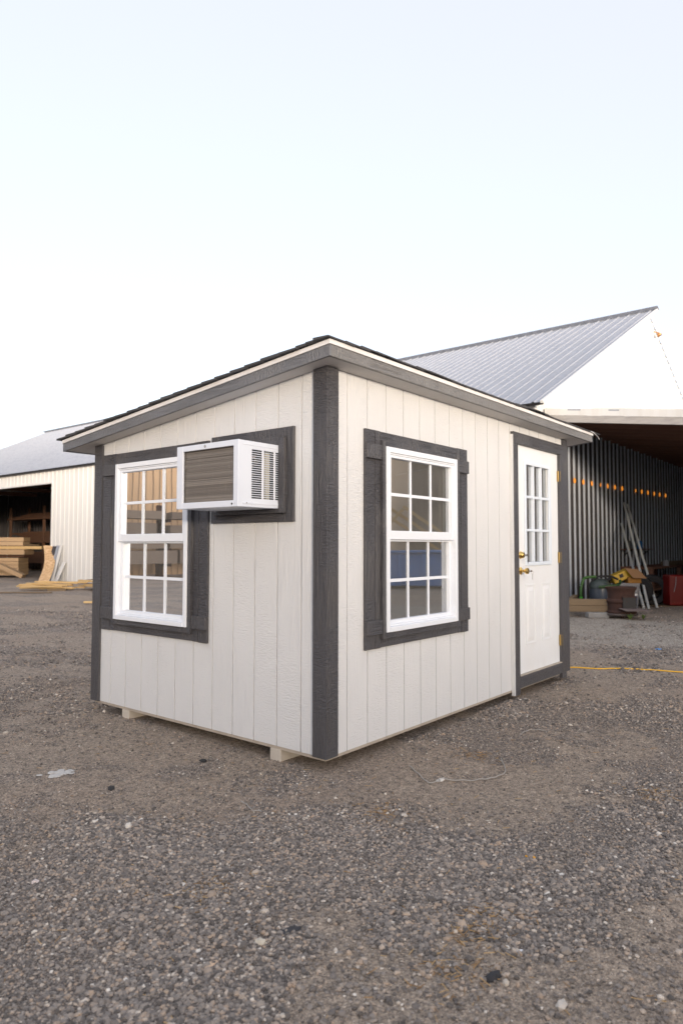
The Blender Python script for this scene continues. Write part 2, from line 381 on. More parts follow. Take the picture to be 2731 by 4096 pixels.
# base pebble: squashed icosahedron
t_ = (1+5**.5)/2
ico = np.array([(-1, t_, 0), (1, t_, 0), (-1, -t_, 0), (1, -t_, 0), (0, -1, t_), (0, 1, t_), (0, -1, -t_), (0, 1, -t_), (t_, 0, -1), (t_, 0, 1), (-t_, 0, -1), (-t_, 0, 1)])/1.9
icf = np.array([(0, 11, 5), (0, 5, 1), (0, 1, 7), (0, 7, 10), (0, 10, 11), (1, 5, 9), (5, 11, 4), (11, 10, 2), (10, 7, 6), (7, 1, 8), (3, 9, 4), (3, 4, 2), (3, 2, 6), (3, 6, 8), (3, 8, 9), (4, 9, 5), (2, 4, 11), (6, 2, 10), (8, 6, 7), (9, 8, 1)])
def scatter(n, dmin, dmax, power, half=.56):
    u = rng.random(n); d = dmin+(dmax-dmin)*u**power
    a = (rng.random(n)*2-1)*half
    hd = YAW+a; x = CP.x+np.sin(hd)*d/np.cos(a); y = CP.y+np.cos(hd)*d/np.cos(a)
    ok = ~((x > .02) & (x < 3.68) & (y > .02) & (y < 2.42))
    return x[ok], y[ok], d[ok]
octv = np.array([(1, 0, 0), (0, 1, 0), (-1, 0, 0), (0, -1, 0), (0, 0, 1), (.25, .1, -.8)], float)
octf = np.array([(0, 1, 4), (1, 2, 4), (2, 3, 4), (3, 0, 4), (1, 0, 5), (2, 1, 5), (3, 2, 5), (0, 3, 5)])
def pebbles(name, n, dmin, dmax, power, rmin, rmax, seed, thr, smooth=True):
    x, y, d = scatter(n, dmin, dmax, power)
    keep = rng.random(len(x)) < .10+.90*cover(x, y)
    x, y, d = x[keep], y[keep], d[keep]; k = len(x)
    s = (rmin+(rmax-rmin)*rng.random(k)**3.6)*(.55+.8*vnoise(x, y, 2.3, 12))
    sc = np.stack([s*(.8+.6*rng.random(k)), s*(.7+.5*rng.random(k)), s*(.45+.4*rng.random(k))], -1)
    an = rng.random(k)*6.283; ti = (rng.random(k)-.5)*.9
    bv, bf = (ico, icf) if smooth else (octv, octf); nvp = len(bv)
    V = bv[None]*(1+(rng.random((k, nvp, 1))-.5)*.45)*sc[:, None, :]
    ct, st = np.cos(ti)[:, None], np.sin(ti)[:, None]
    vx = V[..., 0]*ct-V[..., 2]*st; vz = V[..., 0]*st+V[..., 2]*ct; vy = V[..., 1]
    ca, sa = np.cos(an)[:, None], np.sin(an)[:, None]
    wx = vx*ca-vy*sa+x[:, None]; wy = vx*sa+vy*ca+y[:, None]; wz = vz+(ground_h(x, y)+sc[:, 2]*.35)[:, None]
    co = np.stack([wx, wy, wz], -1).reshape(-1, 3)
    fc = (bf[None]+np.arange(k)[:, None, None]*nvp).reshape(-1, 3)
    return co, fc
parts = [pebbles('a', 210000, 1.55, 3.6, .95, .0024, .0100, 1, 0), pebbles('b', 330000, 2.7, 7.0, .85, .0040, .0115, 2, 0, False),
         pebbles('c', 130000, 5.5, 15, .9, .007, .019, 3, 0, False), pebbles('d', 2600, 1.6, 7, .8, .008, .019, 4, 0)]
off = 0; cos_, fcs_ = [], []
for c_, f_ in parts: cos_.append(c_); fcs_.append(f_+off); off += len(c_)
o = np_mesh('gravel', np.concatenate(cos_), np.concatenate(fcs_), M['pebble'], False)
tag(o, 'loose grey and tan gravel strewn over the dirt yard', 'gravel', kind='stuff')
# wood slivers and straw
sl = MB()
x, y, d = scatter(1500, 1.6, 9, .8)
cl = [(-.81, -1.45), (-1.16, -1.53), (-.26, -.6), (.87, -1.55), (-.9, -1.44), (.9, -.5), (-1.3, -.5)]
pts = [(a, b) for a, b in zip(x[:700], y[:700])]
for cx, cy in cl:
    for _ in range(70): pts.append((cx+rnd.gauss(0, .07), cy+rnd.gauss(0, .07)))
for a, b in pts:
    if 0 < a < 3.7 and 0 < b < 2.44: continue
    z = float(ground_h(np.array([a]), np.array([b]))[0])+.006
    L = rnd.uniform(.012, .045); sl.obox((a, b, z), (L, rnd.uniform(.0012, .003), .0015), rnd.uniform(0, 3.14), rnd.uniform(-.2, .2), rnd.uniform(-.15, .15))
def straw():
    m = mat('straw_and_wood_slivers', (.4, .26, .12), .8); t = m.node_tree
    r = N(t, 'ShaderNodeNewGeometry').outputs['Random Per Island']
    link(m, ramp(t, r, [(0, (.12, .08, .05)), (.5, (.34, .20, .08)), (1, (.52, .36, .18))]), 'Base Color'); return m
o = sl.build('wood_slivers', straw(), fix=False); tag(o, 'straw and tiny wood slivers scattered on the gravel', 'wood slivers', kind='stuff')

def gz(x, y): return float(ground_h(np.array([float(x)]), np.array([float(y)]))[0])

# ------------------------------------------------------------------ the shed
shed = thing('portable_office', 'greige wood-sided lean-to office shed with charcoal trim on skids', 'shed', (0, 0, GZ))
LX, WY = 3.70, 2.44
SL = .1056
def ztop(y): return 2.308-(y+.146)*SL+.004
Mr = lambda u, o, z: (u, -o, z)      # door side wall, o = outwards
Ml = lambda u, o, z: (-o, u, z)      # air conditioner wall
def wall_mesh(Mp, u0, u1, top, grooves, holes, inner=False):
    mb = MB()
    def cells(a, b, o0, o1, z0=0.):
        cuts = sorted({a, b} | {c for h in holes for c in h[:2] if a < c < b})
        for p, q_ in zip(cuts, cuts[1:]):
            mid = (p+q_)/2; hs = sorted([(h[2], h[3]) for h in holes if h[0] < mid < h[1]])
            zz = z0
            for s, e in hs+[(None, None)]:
                ta, tb = (top(p), top(q_)) if s is None else (s, s)
                if min(ta, tb)-zz > .002:
                    pp = [(p, o0, zz), (q_, o0, zz), (q_, o1, zz), (p, o1, zz), (p, o0, ta), (q_, o0, tb), (q_, o1, tb), (p, o1, ta)]
                    mb.hexa([Mp(*k) for k in pp])
                if s is not None: zz = e
    if not inner:
        ed = [u0]+[x for gr in grooves for x in (gr-.0045, gr+.0045)]+[u1]
        for a, b in zip(ed[::2], ed[1::2]): cells(a, b, -.009, 0)
        cells(u0, u1, -.03, -.0095)
    else: cells(u0+.1, u1-.1, -.10, -.0305, .02)
    return mb
hR = [(.56, 1.445, .69, 1.865), (2.55, 3.49, -.01, 2.13)]
hL = [(1.245, 2.105, .68, 1.85), (.36, .926, 1.462, 1.85)]
gR = [-.008+.2043*k for k in range(1, 19) if -.008+.2043*k < 3.68]
gL = [-.004+.2015*k for k in range(1, 12)]
o = wall_mesh(Mr, .0, LX, lambda u: ztop(0), gR, hR).build('wall', M['siding'], shed)
o['label'] = 'greige door-side wall of grooved vertical siding'
o = wall_mesh(Ml, .0305, WY, lambda u: ztop(u), gL, hL).build('wall', M['siding'], shed)
o['label'] = 'greige wall with the air conditioner, top sloping down to the rear'
wall_mesh(lambda u, o, z: (u, WY+o, z), 0.031, LX-.031, lambda u: ztop(WY), gR, []).build('wall', M['siding'], shed)
wall_mesh(lambda u, o, z: (LX+o, u, z), .031, WY+.0, lambda u: ztop(u), gL, []).build('wall', M['siding'], shed)
lin = MB()
for w_, a_ in ((wall_mesh(Mr, 0, LX, lambda u: ztop(0)-.03, gR, hR, True), 0), (wall_mesh(Ml, 0, WY, lambda u: ztop(u)-.03, gL, hL, True), 0),
               (wall_mesh(lambda u, o, z: (u, WY+o, z), 0, LX, lambda u: ztop(WY)-.03, gR, [], True), 0), (wall_mesh(lambda u, o, z: (LX+o, u, z), 0, WY, lambda u: ztop(u)-.03, gL, [], True), 0)):
    lin.poly(w_.v, w_.f)
lin.build('wall_lining', M['inner'], shed)
fl = MB(); fl.box(.035, LX-.035, .035, WY-.035, -.002, .018); fl.build('floor', M['inner'], shed)
ff = MB(); ff.box(.006, LX-.006, .006, WY-.006, -.02, -.0025)
ff.build('floor_frame', M['raw_edge'], shed).name = 'floor_frame'
for y0 in (.366, 1.962):
    b = MB(); b.box(.004, LX-.004, y0, y0+.092, -.125, -.0205); b.build('skid', M['skid'], shed, .004)
# corner trims
def vboard(mb, Mp, u0, u1, o0, o1, z0, z1): mb.box(u0, u1, o0, o1, z0, z1, Mp)
def corner(x, y, sx, sy, label):
    """L-shaped corner boards; sx, sy = outward signs"""
    c = MB(); z1 = ztop(y)-.002; t = .02; w_ = .088
    xo = x+sx*t; yo = y+sy*t
    xs = sorted((x, xo)); ys = sorted((y, yo))
    c.box(*xs, *sorted((yo, y-sy*w_)), -.003, z1)
    o = c.build('corner_trim', M['trim_z'], shed, .0025); o['label'] = label
    c = MB(); c.box(*sorted((x-sx*.0005, x-sx*(w_+.002))), *ys, -.003, z1)
    c.build('corner_board', M['trim_z'], o, .0025)
corner(0, 0, -1, -1, 'charcoal board pair on the nearest corner')
corner(0, WY, -1, 1, 'charcoal board pair on the low rear corner')
corner(LX, 0, 1, -1, 'charcoal board pair on the corner beside the door')
corner(LX, WY, 1, 1, 'charcoal board pair on the hidden rear corner')
# roof
OH = .146; X0, X1, Y0, Y1 = -OH, 4.093, -OH, 2.733
def zf(y): return 2.308-(y+.146)*SL      # underside of fascia
def slab(mb, x0, x1, y0, y1, a, b):
    mb.hexa([(x0, y0, zf(y0)+a), (x1, y0, zf(y0)+a), (x1, y1, zf(y1)+a), (x0, y1, zf(y1)+a), (x0, y0, zf(y0)+b), (x1, y0, zf(y0)+b), (x1, y1, zf(y1)+b), (x0, y1, zf(y1)+b)])
s = MB(); 
for r_ in ((X0+.02, X1-.02, Y0+.02, -.001), (X0+.02, X1-.02, WY+.001, Y1-.02), (X0+.02, -.001, 0, WY), (LX+.001, X1-.02, 0, WY)): slab(s, *r_, .005, .012)
s.build('soffit', M['soffit'], shed)
s = MB(); slab(s, X0+.021, X1-.021, Y0+.021, Y1-.021, .0125, .0665); s.build('roof_deck', M['soffit'], shed)
for (x0, x1, y0, y1), mt in (((X0, X0+.019, Y0, Y1), 'fascia_sheen_y'), ((X1-.019, X1, Y0, Y1), 'fascia_sheen_y'), ((X0+.0195, X1-.0195, Y0, Y0+.019), 'fascia_sheen_x'), ((X0+.0195, X1-.0195, Y1-.019, Y1), 'fascia_sheen_x')):
    s = MB(); slab(s, x0, x1, y0, y1, 0, .066); s.build('fascia', M[mt], shed, .002)
s = MB(); e = .006
for r_ in ((X0-e, X0+.01, Y0-e, Y1+e), (X1-.01, X1+e, Y0-e, Y1+e), (X0+.0105, X1-.0105, Y0-e, Y0+.01), (X0+.0105, X1-.0105, Y1-.01, Y1+e)): slab(s, *r_, .067, .094)
s.build('drip_edge', M['drip'], shed, .0015)
s = MB(); slab(s, X0+.012, X1-.012, Y0+.012, Y1-.012, .0668, .0935); s.build('sheathing', M['raw_edge'], shed)
s = MB(); yy = Y1+.062; k = 0
while yy > Y0+.05:
    x = X0-.022-rnd.uniform(0, .012); lift = rnd.uniform(0, .003)
    while x < X1+.015:
        wd = rnd.uniform(.16, .34); xe = min(x+wd, X1+.022+rnd.uniform(0, .012)); l2 = lift+rnd.uniform(0, .002)
        ya, yb = yy-.30, yy+rnd.uniform(-.006, .006)
        ya = max(ya, Y0-.016)
        za, zb = zf(ya)+.0955, zf(yb)+.108+l2
        t = .006+rnd.uniform(0, .004)
        s.hexa([(x, ya, za), (xe, ya, za), (xe, yb, zb-.006), (x, yb, zb-.006), (x, ya, za+t), (xe, ya, za+t), (xe, yb, zb+t), (x, yb, zb+t)])
        x = xe+.002
        if xe > X1+.01: break
    yy -= .142; k += 1
x = X0-.028; base = 0
while x < X1+.01:                     # ridge-cap shingles along the high edge
    xe = x+.15
    l1 = .008*math.sin(x*3.1)+.005*math.sin(x*7.7+1)+rnd.uniform(0, .003)
    z0 = zf(Y0)+.101+max(0, l1)
    s.hexa([(x, Y0-.02, z0-.004), (xe+.09, Y0-.02, z0-.008), (xe+.09, Y0+.16, z0-.018), (x, Y0+.16, z0-.014), (x, Y0-.021, z0+.004), (xe+.09, Y0-.021, z0), (xe+.09, Y0+.16, z0-.008), (x, Y0+.16, z0-.003)])
    x = xe
s.build('shingles', M['shingle'], shed)
s = MB(); s.tube([(3.98, Y0-.02, 2.408), (4.06, Y0-.021, 2.404), (4.13, Y0-.02, 2.394), (4.19, Y0-.02, 2.378), (4.23, Y0-.02, 2.366), (4.243, Y0-.02, 2.352)], [.0035, .004, .003, .0025, .002, .002], 6)
s.build('loose_drip_strip', M['drip'], shed, smooth=True)

# windows --------------------------------------------------------------
def window(Mp, a, b, z0, z1, gdir, tv, th, far):
    """a<b wall coordinate, far=+1 if the viewer's far side is at b"""
    f = MB(); w_ = .036; o0, o1 = -.06, .05
    f.box(a, a+w_, o0, o1, z0, z1, Mp); f.box(b-w_, b, o0, o1, z0, z1, Mp)
    f.box(a+w_, b-w_, o0, o1, z1-w_, z1, Mp); f.box(a+w_, b-w_, o0, o1+.004, z0, z0+w_*.9, Mp)
    # inner stop step
    f.box(a+w_, b-w_, .012, .04, z1-w_-.012, z1-w_-.0005, Mp)
    win = f.build('window', M['vinyl'], shed, .003)
    zm = z0+(z1-z0)*.497
    def sash(name, za, zb, o_out, o_in, w1, wt, wb):
        s = MB(); A, B = a+w_+.001, b-w_-.001
        s.box(A, A+w1, o_in, o_out, za, zb, Mp); s.box(B-w1, B, o_in, o_out, za, zb, Mp)
        s.box(A+w1, B-w1, o_in, o_out, zb-wt, zb, Mp); s.box(A+w1, B-w1, o_in, o_out, za, za+wb, Mp)
        s.build(name, M['vinyl'], win, .002)
        g0, g1, h0, h1 = A+w1, B-w1, za+wb, zb-wt
        om = o_in+.016
        mu = MB(); 
        for k in (1, 2):
            c = g0+(g1-g0)*k/3; mu.box(c-.0105, c+.0105, om-.004, om, h0, h1, Mp)
        hm = (h0+h1)/2
        for k in range(3):
            p0 = g0+(g1-g0)*k/3+(.0106 if k else 0); p1 = g0+(g1-g0)*(k+1)/3-(.0106 if k < 2 else 0)
            mu.box(p0, p1, om-.004, om, hm-.0105, hm+.0105, Mp)
        mu.build('muntin_grid', M['vinyl'], win)
        gl = MB(); gl.poly([Mp(g0, om-.006, h0), Mp(g1, om-.006, h0), Mp(g1, om-.006, h1), Mp(g0, om-.006, h1)], [(0, 1, 2, 3)])
        gl.build('glass_pane', M['glass'], win, fix=False)
    sash('upper_sash', zm-.0, z1-w_-.0125, .036, .0, .030, .018, .058)
    sash('lower_sash', z0+w_*.9+.001, zm-.001, .012, -.022, .030, .012, .035)
    wt = MB(); wt.box(a+.035, b-.035, .014, .034, z0+w_*.9+.001, z0+w_*.9+.012, Mp); wt.build('sill_track', M['vinyl'], win)
    for k in (a+.07, b-.07):
        q_ = MB(); q_.box(k-.012, k+.012, .0505, .0525, z0+.006, z0+.011, Mp); q_.build('weep_slot', M['cream'], win)
    return win
def board(Mp, par, u0, u1, z0, z1, o0, o1, mt, name='trim_board'):
    b = MB(); b.box(u0, u1, o0, o1, z0, z1, Mp); return b.build(name, M[mt], par, .003)
def trim_set(Mp, ring, pl, zpl, cleat, cl, th, lab):
    """ring=(a,b,z0,z1) box casing ; pl=vertical planks ; cleat=(z0,z1) pairs"""
    a, b, z0, z1, ia, ib, iz0, iz1 = ring
    c = MB(); c.box(a, ia, .0, .042, z0, z1, Mp)
    tr = c.build('window_trim', M['trim_z'], shed, .002); tr['label'] = lab
    board(Mp, tr, ib, b, z0, z1, 0, .042, 'trim_z', 'casing_board')
    board(Mp, tr, ia+.0003, ib-.0003, iz1, z1-.0005, 0, .0415, th, 'casing_board'); board(Mp, tr, ia+.0003, ib-.0003, z0+.0005, iz0, 0, .0415, th, 'casing_board')
    for u0, u1 in pl: board(Mp, tr, u0, u1, zpl[0]+rnd.uniform(-.003, .003), zpl[1], 0.0005, .0195, 'trim_z', 'shutter_plank')
    inn = sorted(u for p in pl for u in p)
    board(Mp, tr, inn[3]+.001, inn[4]-.001, z1+.0005, zpl[1]-.002, .0005, .019, th, 'head_board')
    board(Mp, tr, inn[3]+.001, inn[4]-.001, zpl[0]+.004, z0-.0005, .0005, .019, th, 'apron_board')
    for (u0, u1) in cl:
        for (c0, c1) in cleat: board(Mp, tr, u0, u1, c0, c1, .02, .037, th, 'cleat')
window(Mr, .5475, 1.4575, .674, 1.8775, 1, 'trim_z', 'trim_x', 1)
trim_set(Mr, (.514, 1.502, .634, 1.914, .5472, 1.4578, .6735, 1.878), [(.357, .457), (.462, .5138), (1.5025, 1.553), (1.559, 1.662)], (.576, 1.974), [(.668, .760), (1.787, 1.882)], [(.357, .5135), (1.5025, 1.660)], 'trim_x', 'charcoal plank surround of the door-side window')
window(Ml, 1.2314, 2.1174, .665, 1.861, 1, 'trim_z', 'trim_y', 1)
trim_set(Ml, (1.196, 2.150, .624, 1.898, 1.2311, 2.1177, .6645, 1.8615), [(2.213, 2.327), (2.1505, 2.206), (1.141, 1.1955), (1.044, 1.1355)], (.568, 1.952), [(.658, .750), (1.780, 1.868)], [(2.1505, 2.315), (1.044, 1.1955)], 'trim_y', 'charcoal plank surround of the window by the air conditioner')
# air conditioner opening trim
t = MB(); t.box(.248, .3175, .0005, .02, 1.379, 1.967, Ml)
at_ = t.build('opening_trim', M['trim_z'], shed, .003); at_['label'] = 'charcoal board surround of the air conditioner'
board(Ml, at_, .9475, 1.012, 1.379, 1.967, .0005, .02, 'trim_z'); board(Ml, at_, .318, .947, 1.906, 1.967, .0005, .0195, 'trim_y'); board(Ml, at_, .318, .947, 1.379, 1.431, .0005, .0195, 'trim_y')
board(Ml, at_, .307, .3565, 1.4315, 1.9055, .0205, .043, 'trim_z', 'casing_board')
board(Ml, at_, .9295, .967, 1.4315, 1.9055, .0205, .043, 'trim_z', 'casing_board')
board(Ml, at_, .357, .929, 1.854, 1.9055, .0, .0425, 'trim_y', 'casing_board'); board(Ml, at_, .357, .929, 1.4315, 1.4585, .0, .0425, 'trim_y', 'casing_board')

# door -------------------------------------------------------------------
dt = MB(); dt.box(2.455, 2.545, .0005, .034, -.047, 2.1265, Mr)
dtr = dt.build('door_trim', M['trim_z'], shed, .003); dtr['label'] = 'charcoal boards framing the door'
board(Mr, dtr, 3.491, 3.588, -.046, 2.1265, .0005, .034, 'trim_z', 'jamb_board')
board(Mr, dtr, 2.46, 3.586, 2.127, 2.227, .0005, .0335, 'trim_x', 'head_board')
board(Mr, dtr, 2.5455, 3.4905, .002, .102, .0005, .0325, 'trim_x', 'sill_board')
b = MB(); b.box(2.44, 2.4545, .0005, .03, -.045, 2.2); b.v = [Mr(*v) for v in b.v]; b.build('siding_strip', M['siding'], dtr)
th = MB(); th.box(2.5455, 3.4905, -.09, .03, .1025, .110, Mr); th.build('threshold', M['raw_edge'], shed)
D0, D1, DZ0, DZ1 = 2.567, 3.486, .112, 2.128; DF = .006
L0, L1, LZ0, LZ1 = 2.738, 3.25, 1.08, 1.967
d = MB()
for (u0, u1, z0, z1) in ((D0, L0, DZ0, DZ1), (L1, D1, DZ0, DZ1), (L0, L1, DZ0, LZ0), (L0, L1, LZ1, DZ1)): d.box(u0, u1, -.038, DF, z0, z1, Mr)
door = d.build('door', M['door'], shed); door['label'] = 'white steel door with a nine-pane window and brass locks'
jm = MB(); jm.box(2.5455, 2.5655, -.06, .002, .112, 2.128, Mr); jm.box(3.4865, 3.4905, -.06, .002, .112, 2.128, Mr); jm.build('door_jamb', M['trim_z'], shed)
f = MB(); w_ = .026
f.box(L0-w_, L0+.006, DF+.0002, DF+.014, LZ0-w_, LZ1+w_, Mr); f.box(L1-.006, L1+w_+.02, DF+.0002, DF+.014, LZ0-w_, LZ1+w_, Mr)
f.box(L0+.0062, L1-.0062, DF+.0002, DF+.0138, LZ0-w_, LZ0+.006, Mr); f.box(L0+.0062, L1-.0062, DF+.0002, DF+.0138, LZ1-.006, LZ1+w_, Mr)
M['lite'] = dirtied('bluish_white_plastic', (.68, .75, .83), (.6, .64, .7), .35, 5, .3)
f.build('glazing_frame', M['lite'], door, .004)
f = MB()
for k in (1, 2):
    c = L0+(L1-L0)*k/3; f.box(c-.0115, c+.0115, -.012, DF+.010, LZ0+.007, LZ1-.007, Mr)
for zz in (1.372, 1.672):
    for k in range(3):
        p0 = L0+(L1-L0)*k/3+(.0117 if k else .007); p1 = L0+(L1-L0)*(k+1)/3-(.0117 if k < 2 else .007)
        f.box(p0, p1, -.012, DF+.0098, zz-.0115, zz+.0115, Mr)
f.build('muntin_grid', M['lite'], door, .003)
gl = MB(); gl.poly([Mr(L0, -.008, LZ0), Mr(L1, -.008, LZ0), Mr(L1, -.008, LZ1), Mr(L0, -.008, LZ1)], [(0, 1, 2, 3)]); gl.build('glass_pane', M['glass'], door, fix=False)
for (u0, u1) in ((2.72, 2.926), (3.072, 3.279)):
    z0, z1 = .353, .887; p = MB(); e = .014
    p.box(u0, u0+e, DF, DF+.0045, z0, z1, Mr); p.box(u1-e, u1, DF, DF+.0045, z0, z1, Mr)
    p.box(u0+e, u1-e, DF, DF+.0045, z0, z0+e, Mr); p.box(u0+e, u1-e, DF, DF+.0045, z1-e, z1, Mr)
    a_, b_ = .028, .052
    P8 = [(u0+a_, DF+.0001, z0+a_), (u1-a_, DF+.0001, z0+a_), (u1-a_, DF+.0001, z1-a_), (u0+a_, DF+.0001, z1-a_), (u0+b_, DF+.006, z0+b_+.01), (u1-b_, DF+.006, z0+b_+.01), (u1-b_, DF+.006, z1-b_-.01), (u0+b_, DF+.006, z1-b_-.01)]
    p.hexa([Mr(*q_) for q_ in P8]); p.build('raised_panel', M['door'], door, .0015)
kx = 2.628
k = MB(); k.lathe([(.0, 0), (.033, 0), (.034, .004), (.029, .012), (.026, .030), (.022, .034), (.0, .034)], (kx, -DF, 1.15), (0, -1, 0)); k.build('deadbolt', M['brass'], door, smooth=True)
k = MB(); k.lathe([(.0, 0), (.034, 0), (.033, .005), (.022, .012), (.012, .016), (.011, .036), (.017, .042), (.026, .052), (.028, .064), (.024, .072), (.010, .074), (0, .074)], (kx, -DF, 1.011), (0, -1, 0)); k.build('door_knob', M['brass'], door, smooth=True)
for z0 in (.266, 1.066, 1.861):
    h = MB(); h.box(3.470, 3.4865, DF+.0003, DF+.0025, z0, z0+.104, Mr); h.tube([Mr(3.4875, DF+.009, z0), Mr(3.4875, DF+.009, z0+.104)], .0065, 10)
    h.box(3.4915, 3.499, .0342, .0355, z0, z0+.104, Mr); h.build('hinge', M['brass_hinge'], door, smooth=True)
def key(u, o, z, lab, where):
    t = thing('key', lab, 'key', Mr(u, o, z))
    a = MB(); a.box(u-.0012, u+.0012, o, o+.022, z-.0035, z+.0035, Mr); a.lathe([(.0, -.0012), (.009, -.0012), (.009, .0012), (0, .0012)], Mr(u, o+.026, z), (1, 0, 0), 14); a.build('key_in_lock', M['steel_key'], t, smooth=True)
    r_ = MB(); R_ = .012; c = Vector(Mr(u, o+.032, z-.010)); r_.tube([c+Vector((R_*math.sin(q)*.5, -R_*math.sin(q), R_*math.cos(q))) for q in np.linspace(0, 6.283, 18)], .0009, 5); r_.build('key_ring', M['steel_key'], t, smooth=True)
    h = MB(); c = Mr(u+.004, o+.034, z-.034); h.lathe([(0, -.0012), (.0115, -.0012), (.0115, .0012), (0, .0012)], c, (.3, -1, 0), 16); h.box(u+.001, u+.007, o+.033, o+.0352, z-.074, z-.042, Mr); h.build('hanging_key', M['steel_key'], t, smooth=True)
key(kx, DF+.034, 1.15, 'pair of small keys on a ring hanging from the brass deadbolt', 1)
key(kx, DF+.075, 1.011, 'pair of small keys on a ring hanging from the brass door knob', 1)
# small chunk chipped from bottom edge
# ------------------------------------------------------------------ air conditioner
ac = thing('air_conditioner', 'white through-wall air conditioner sticking out beside the left window', 'air conditioner', (-.18, .643, 1.459))
A0, A1, B0, B1, OF = .358, .928, 1.4595, 1.8525, .371
c = MB(); tk = .004
c.box(A0, A1, -.20, OF-.012, B1-tk, B1, Ml); c.box(A0, A1, -.20, OF-.012, B0, B0+tk, Ml); c.box(A1-tk, A1, -.20, OF-.012, B0+tk, B1-tk, Ml)
cols = ((.262, .178), (.163, .077), (.062, -.02))
# vented side panel built round its slots
c.box(A0, A0+tk, .262, OF-.012, B0+tk, B1-tk, Ml); c.box(A0, A0+tk, -.2, .262, B0+tk, 1.511, Ml); c.box(A0, A0+tk, -.2, .262, 1.8085, B1-tk, Ml)
c.box(A0, A0+tk, .163, .178, 1.511, 1.8085, Ml); c.box(A0, A0+tk, .062, .077, 1.511, 1.8085, Ml); c.box(A0, A0+tk, -.2, -.02, 1.511, 1.8085, Ml)
nr = 22; pt = (1.8085-1.511)/nr
for h, l in cols:
    for i in range(nr): c.box(A0, A0+tk, l, h, 1.511+pt*i+pt*.64, 1.511+pt*(i+1)-.0001, Ml)
c.build('housing', M['ac_white'], ac, .0012, segs=1)
ri = MB(); ri.box(A0-.004, A0-.0002, .02, .335, 1.476, 1.488, Ml); ri.build('pressed_rib', M['ac_white'], ac, .002)
ri = MB(); ri.box(A0-.003, A0-.0002, .02, .335, 1.826, 1.832, Ml); ri.build('pressed_rib', M['ac_white'], ac, .002)
f = MB(); i0, i1, k0, k1 = A0+.042, A1-.058, B0+.037, B1-.034
f.box(A0-.001, i0, OF-.014, OF, B0-.001, B1+.001, Ml); f.box(i1, A1+.001, OF-.014, OF, B0-.001, B1+.001, Ml); f.box(i0, i1, OF-.014, OF-.0003, B0-.001, k0, Ml); f.box(i0, i1, OF-.014, OF-.0003, k1, B1+.001, Ml)
f.build('rear_frame', M['ac_white'], ac, .003)
f = MB(); f.box(i0-.01, i1+.01, OF-.05, OF-.04, k0-.01, k1+.01, Ml); f.build('coil_backing', M['dark_in'], ac)
f = MB(); z = k0-.004
while z < k1:
    th_ = rnd.uniform(.0030, .0050); f.box(i0-.008, i1+.008, OF-.038, OF-.022+rnd.uniform(-.002, .002), z, z+th_, Ml); z += th_+rnd.uniform(.0008, .0022)
f.build('condenser_coil', M['fins'], ac)
f = MB(); f.box(A0+.06, A1-.04, -.15, OF-.06, B0+.02, B1-.02, Ml); f.build('inner_works', M['dark_in'], ac)
f = MB(); f.box(A0+.03, A0+.055, .085, .12, 1.505, 1.815, Ml); f.build('inner_shroud', M['cream'], ac)
f = MB(); f.tube([Ml(A0+.04, .235, 1.52), Ml(A0+.04, .235, 1.80)], .004, 8); f.tube([Ml(A0+.035, .215, 1.74+.018*math.cos(q)) if False else (-(.215+.018*math.cos(q)), A0+.04, 1.75+.018*math.sin(q)) for q in np.linspace(0, 6.28, 14)], .004, 6); f.build('inner_tube', M['steel_key'], ac, smooth=True)
# round emblem with monogram
M['emblem'] = mat('grey_emblem', (.16, .17, .18), .4); M['emblem2'] = mat('pale_emblem', (.55, .57, .6), .4)
ey, ez = .657, 1.8365
e_ = MB(); e_.lathe([(0, 0), (.0095, 0), (.009, .0012), (0, .0012)], Ml(ey, OF, ez), (-1, 0, 0), 24); em = e_.build('emblem', M['emblem'], ac)
e_ = MB(); e_.tube([(-OF-.0014, ey+.0075*math.cos(q), ez+.0075*math.sin(q)) for q in np.linspace(0, 6.283, 24)], .0006, 5)
for s_ in (1, -1):
    e_.tube([(-OF-.0015, ey+s_*(.0028+.0022*math.cos(q)), ez+.0032*math.sin(q)) for q in np.linspace(.6, 5.4, 12)], .0005, 5)
e_.tube([(-OF-.0015, ey-.0045, ez), (-OF-.0015, ey, ez+.001)], .0005, 5); e_.build('emblem_script', M['emblem2'], em)
f = MB(); f.lathe([(0, 0), (.0065, 0), (.006, .002), (0, .002)], Ml(.409, OF, 1.476), (-1, 0, 0), 16); f.build('drain_plug', M['black'], ac)
f = MB(); f.lathe([(0, 0), (.004, 0), (.003, .003), (0, .003)], (-.305, A0-.004, 1.483), (0, -1, 0), 12); f.build('screw', M['steel_key'], ac); f = MB(); f.lathe([(0, 0), (.0025, 0), (.002, .001), (0, .001)], Ml(.385, OF, 1.478), (-1, 0, 0), 12); f.build('screw', M['steel_key'], ac)

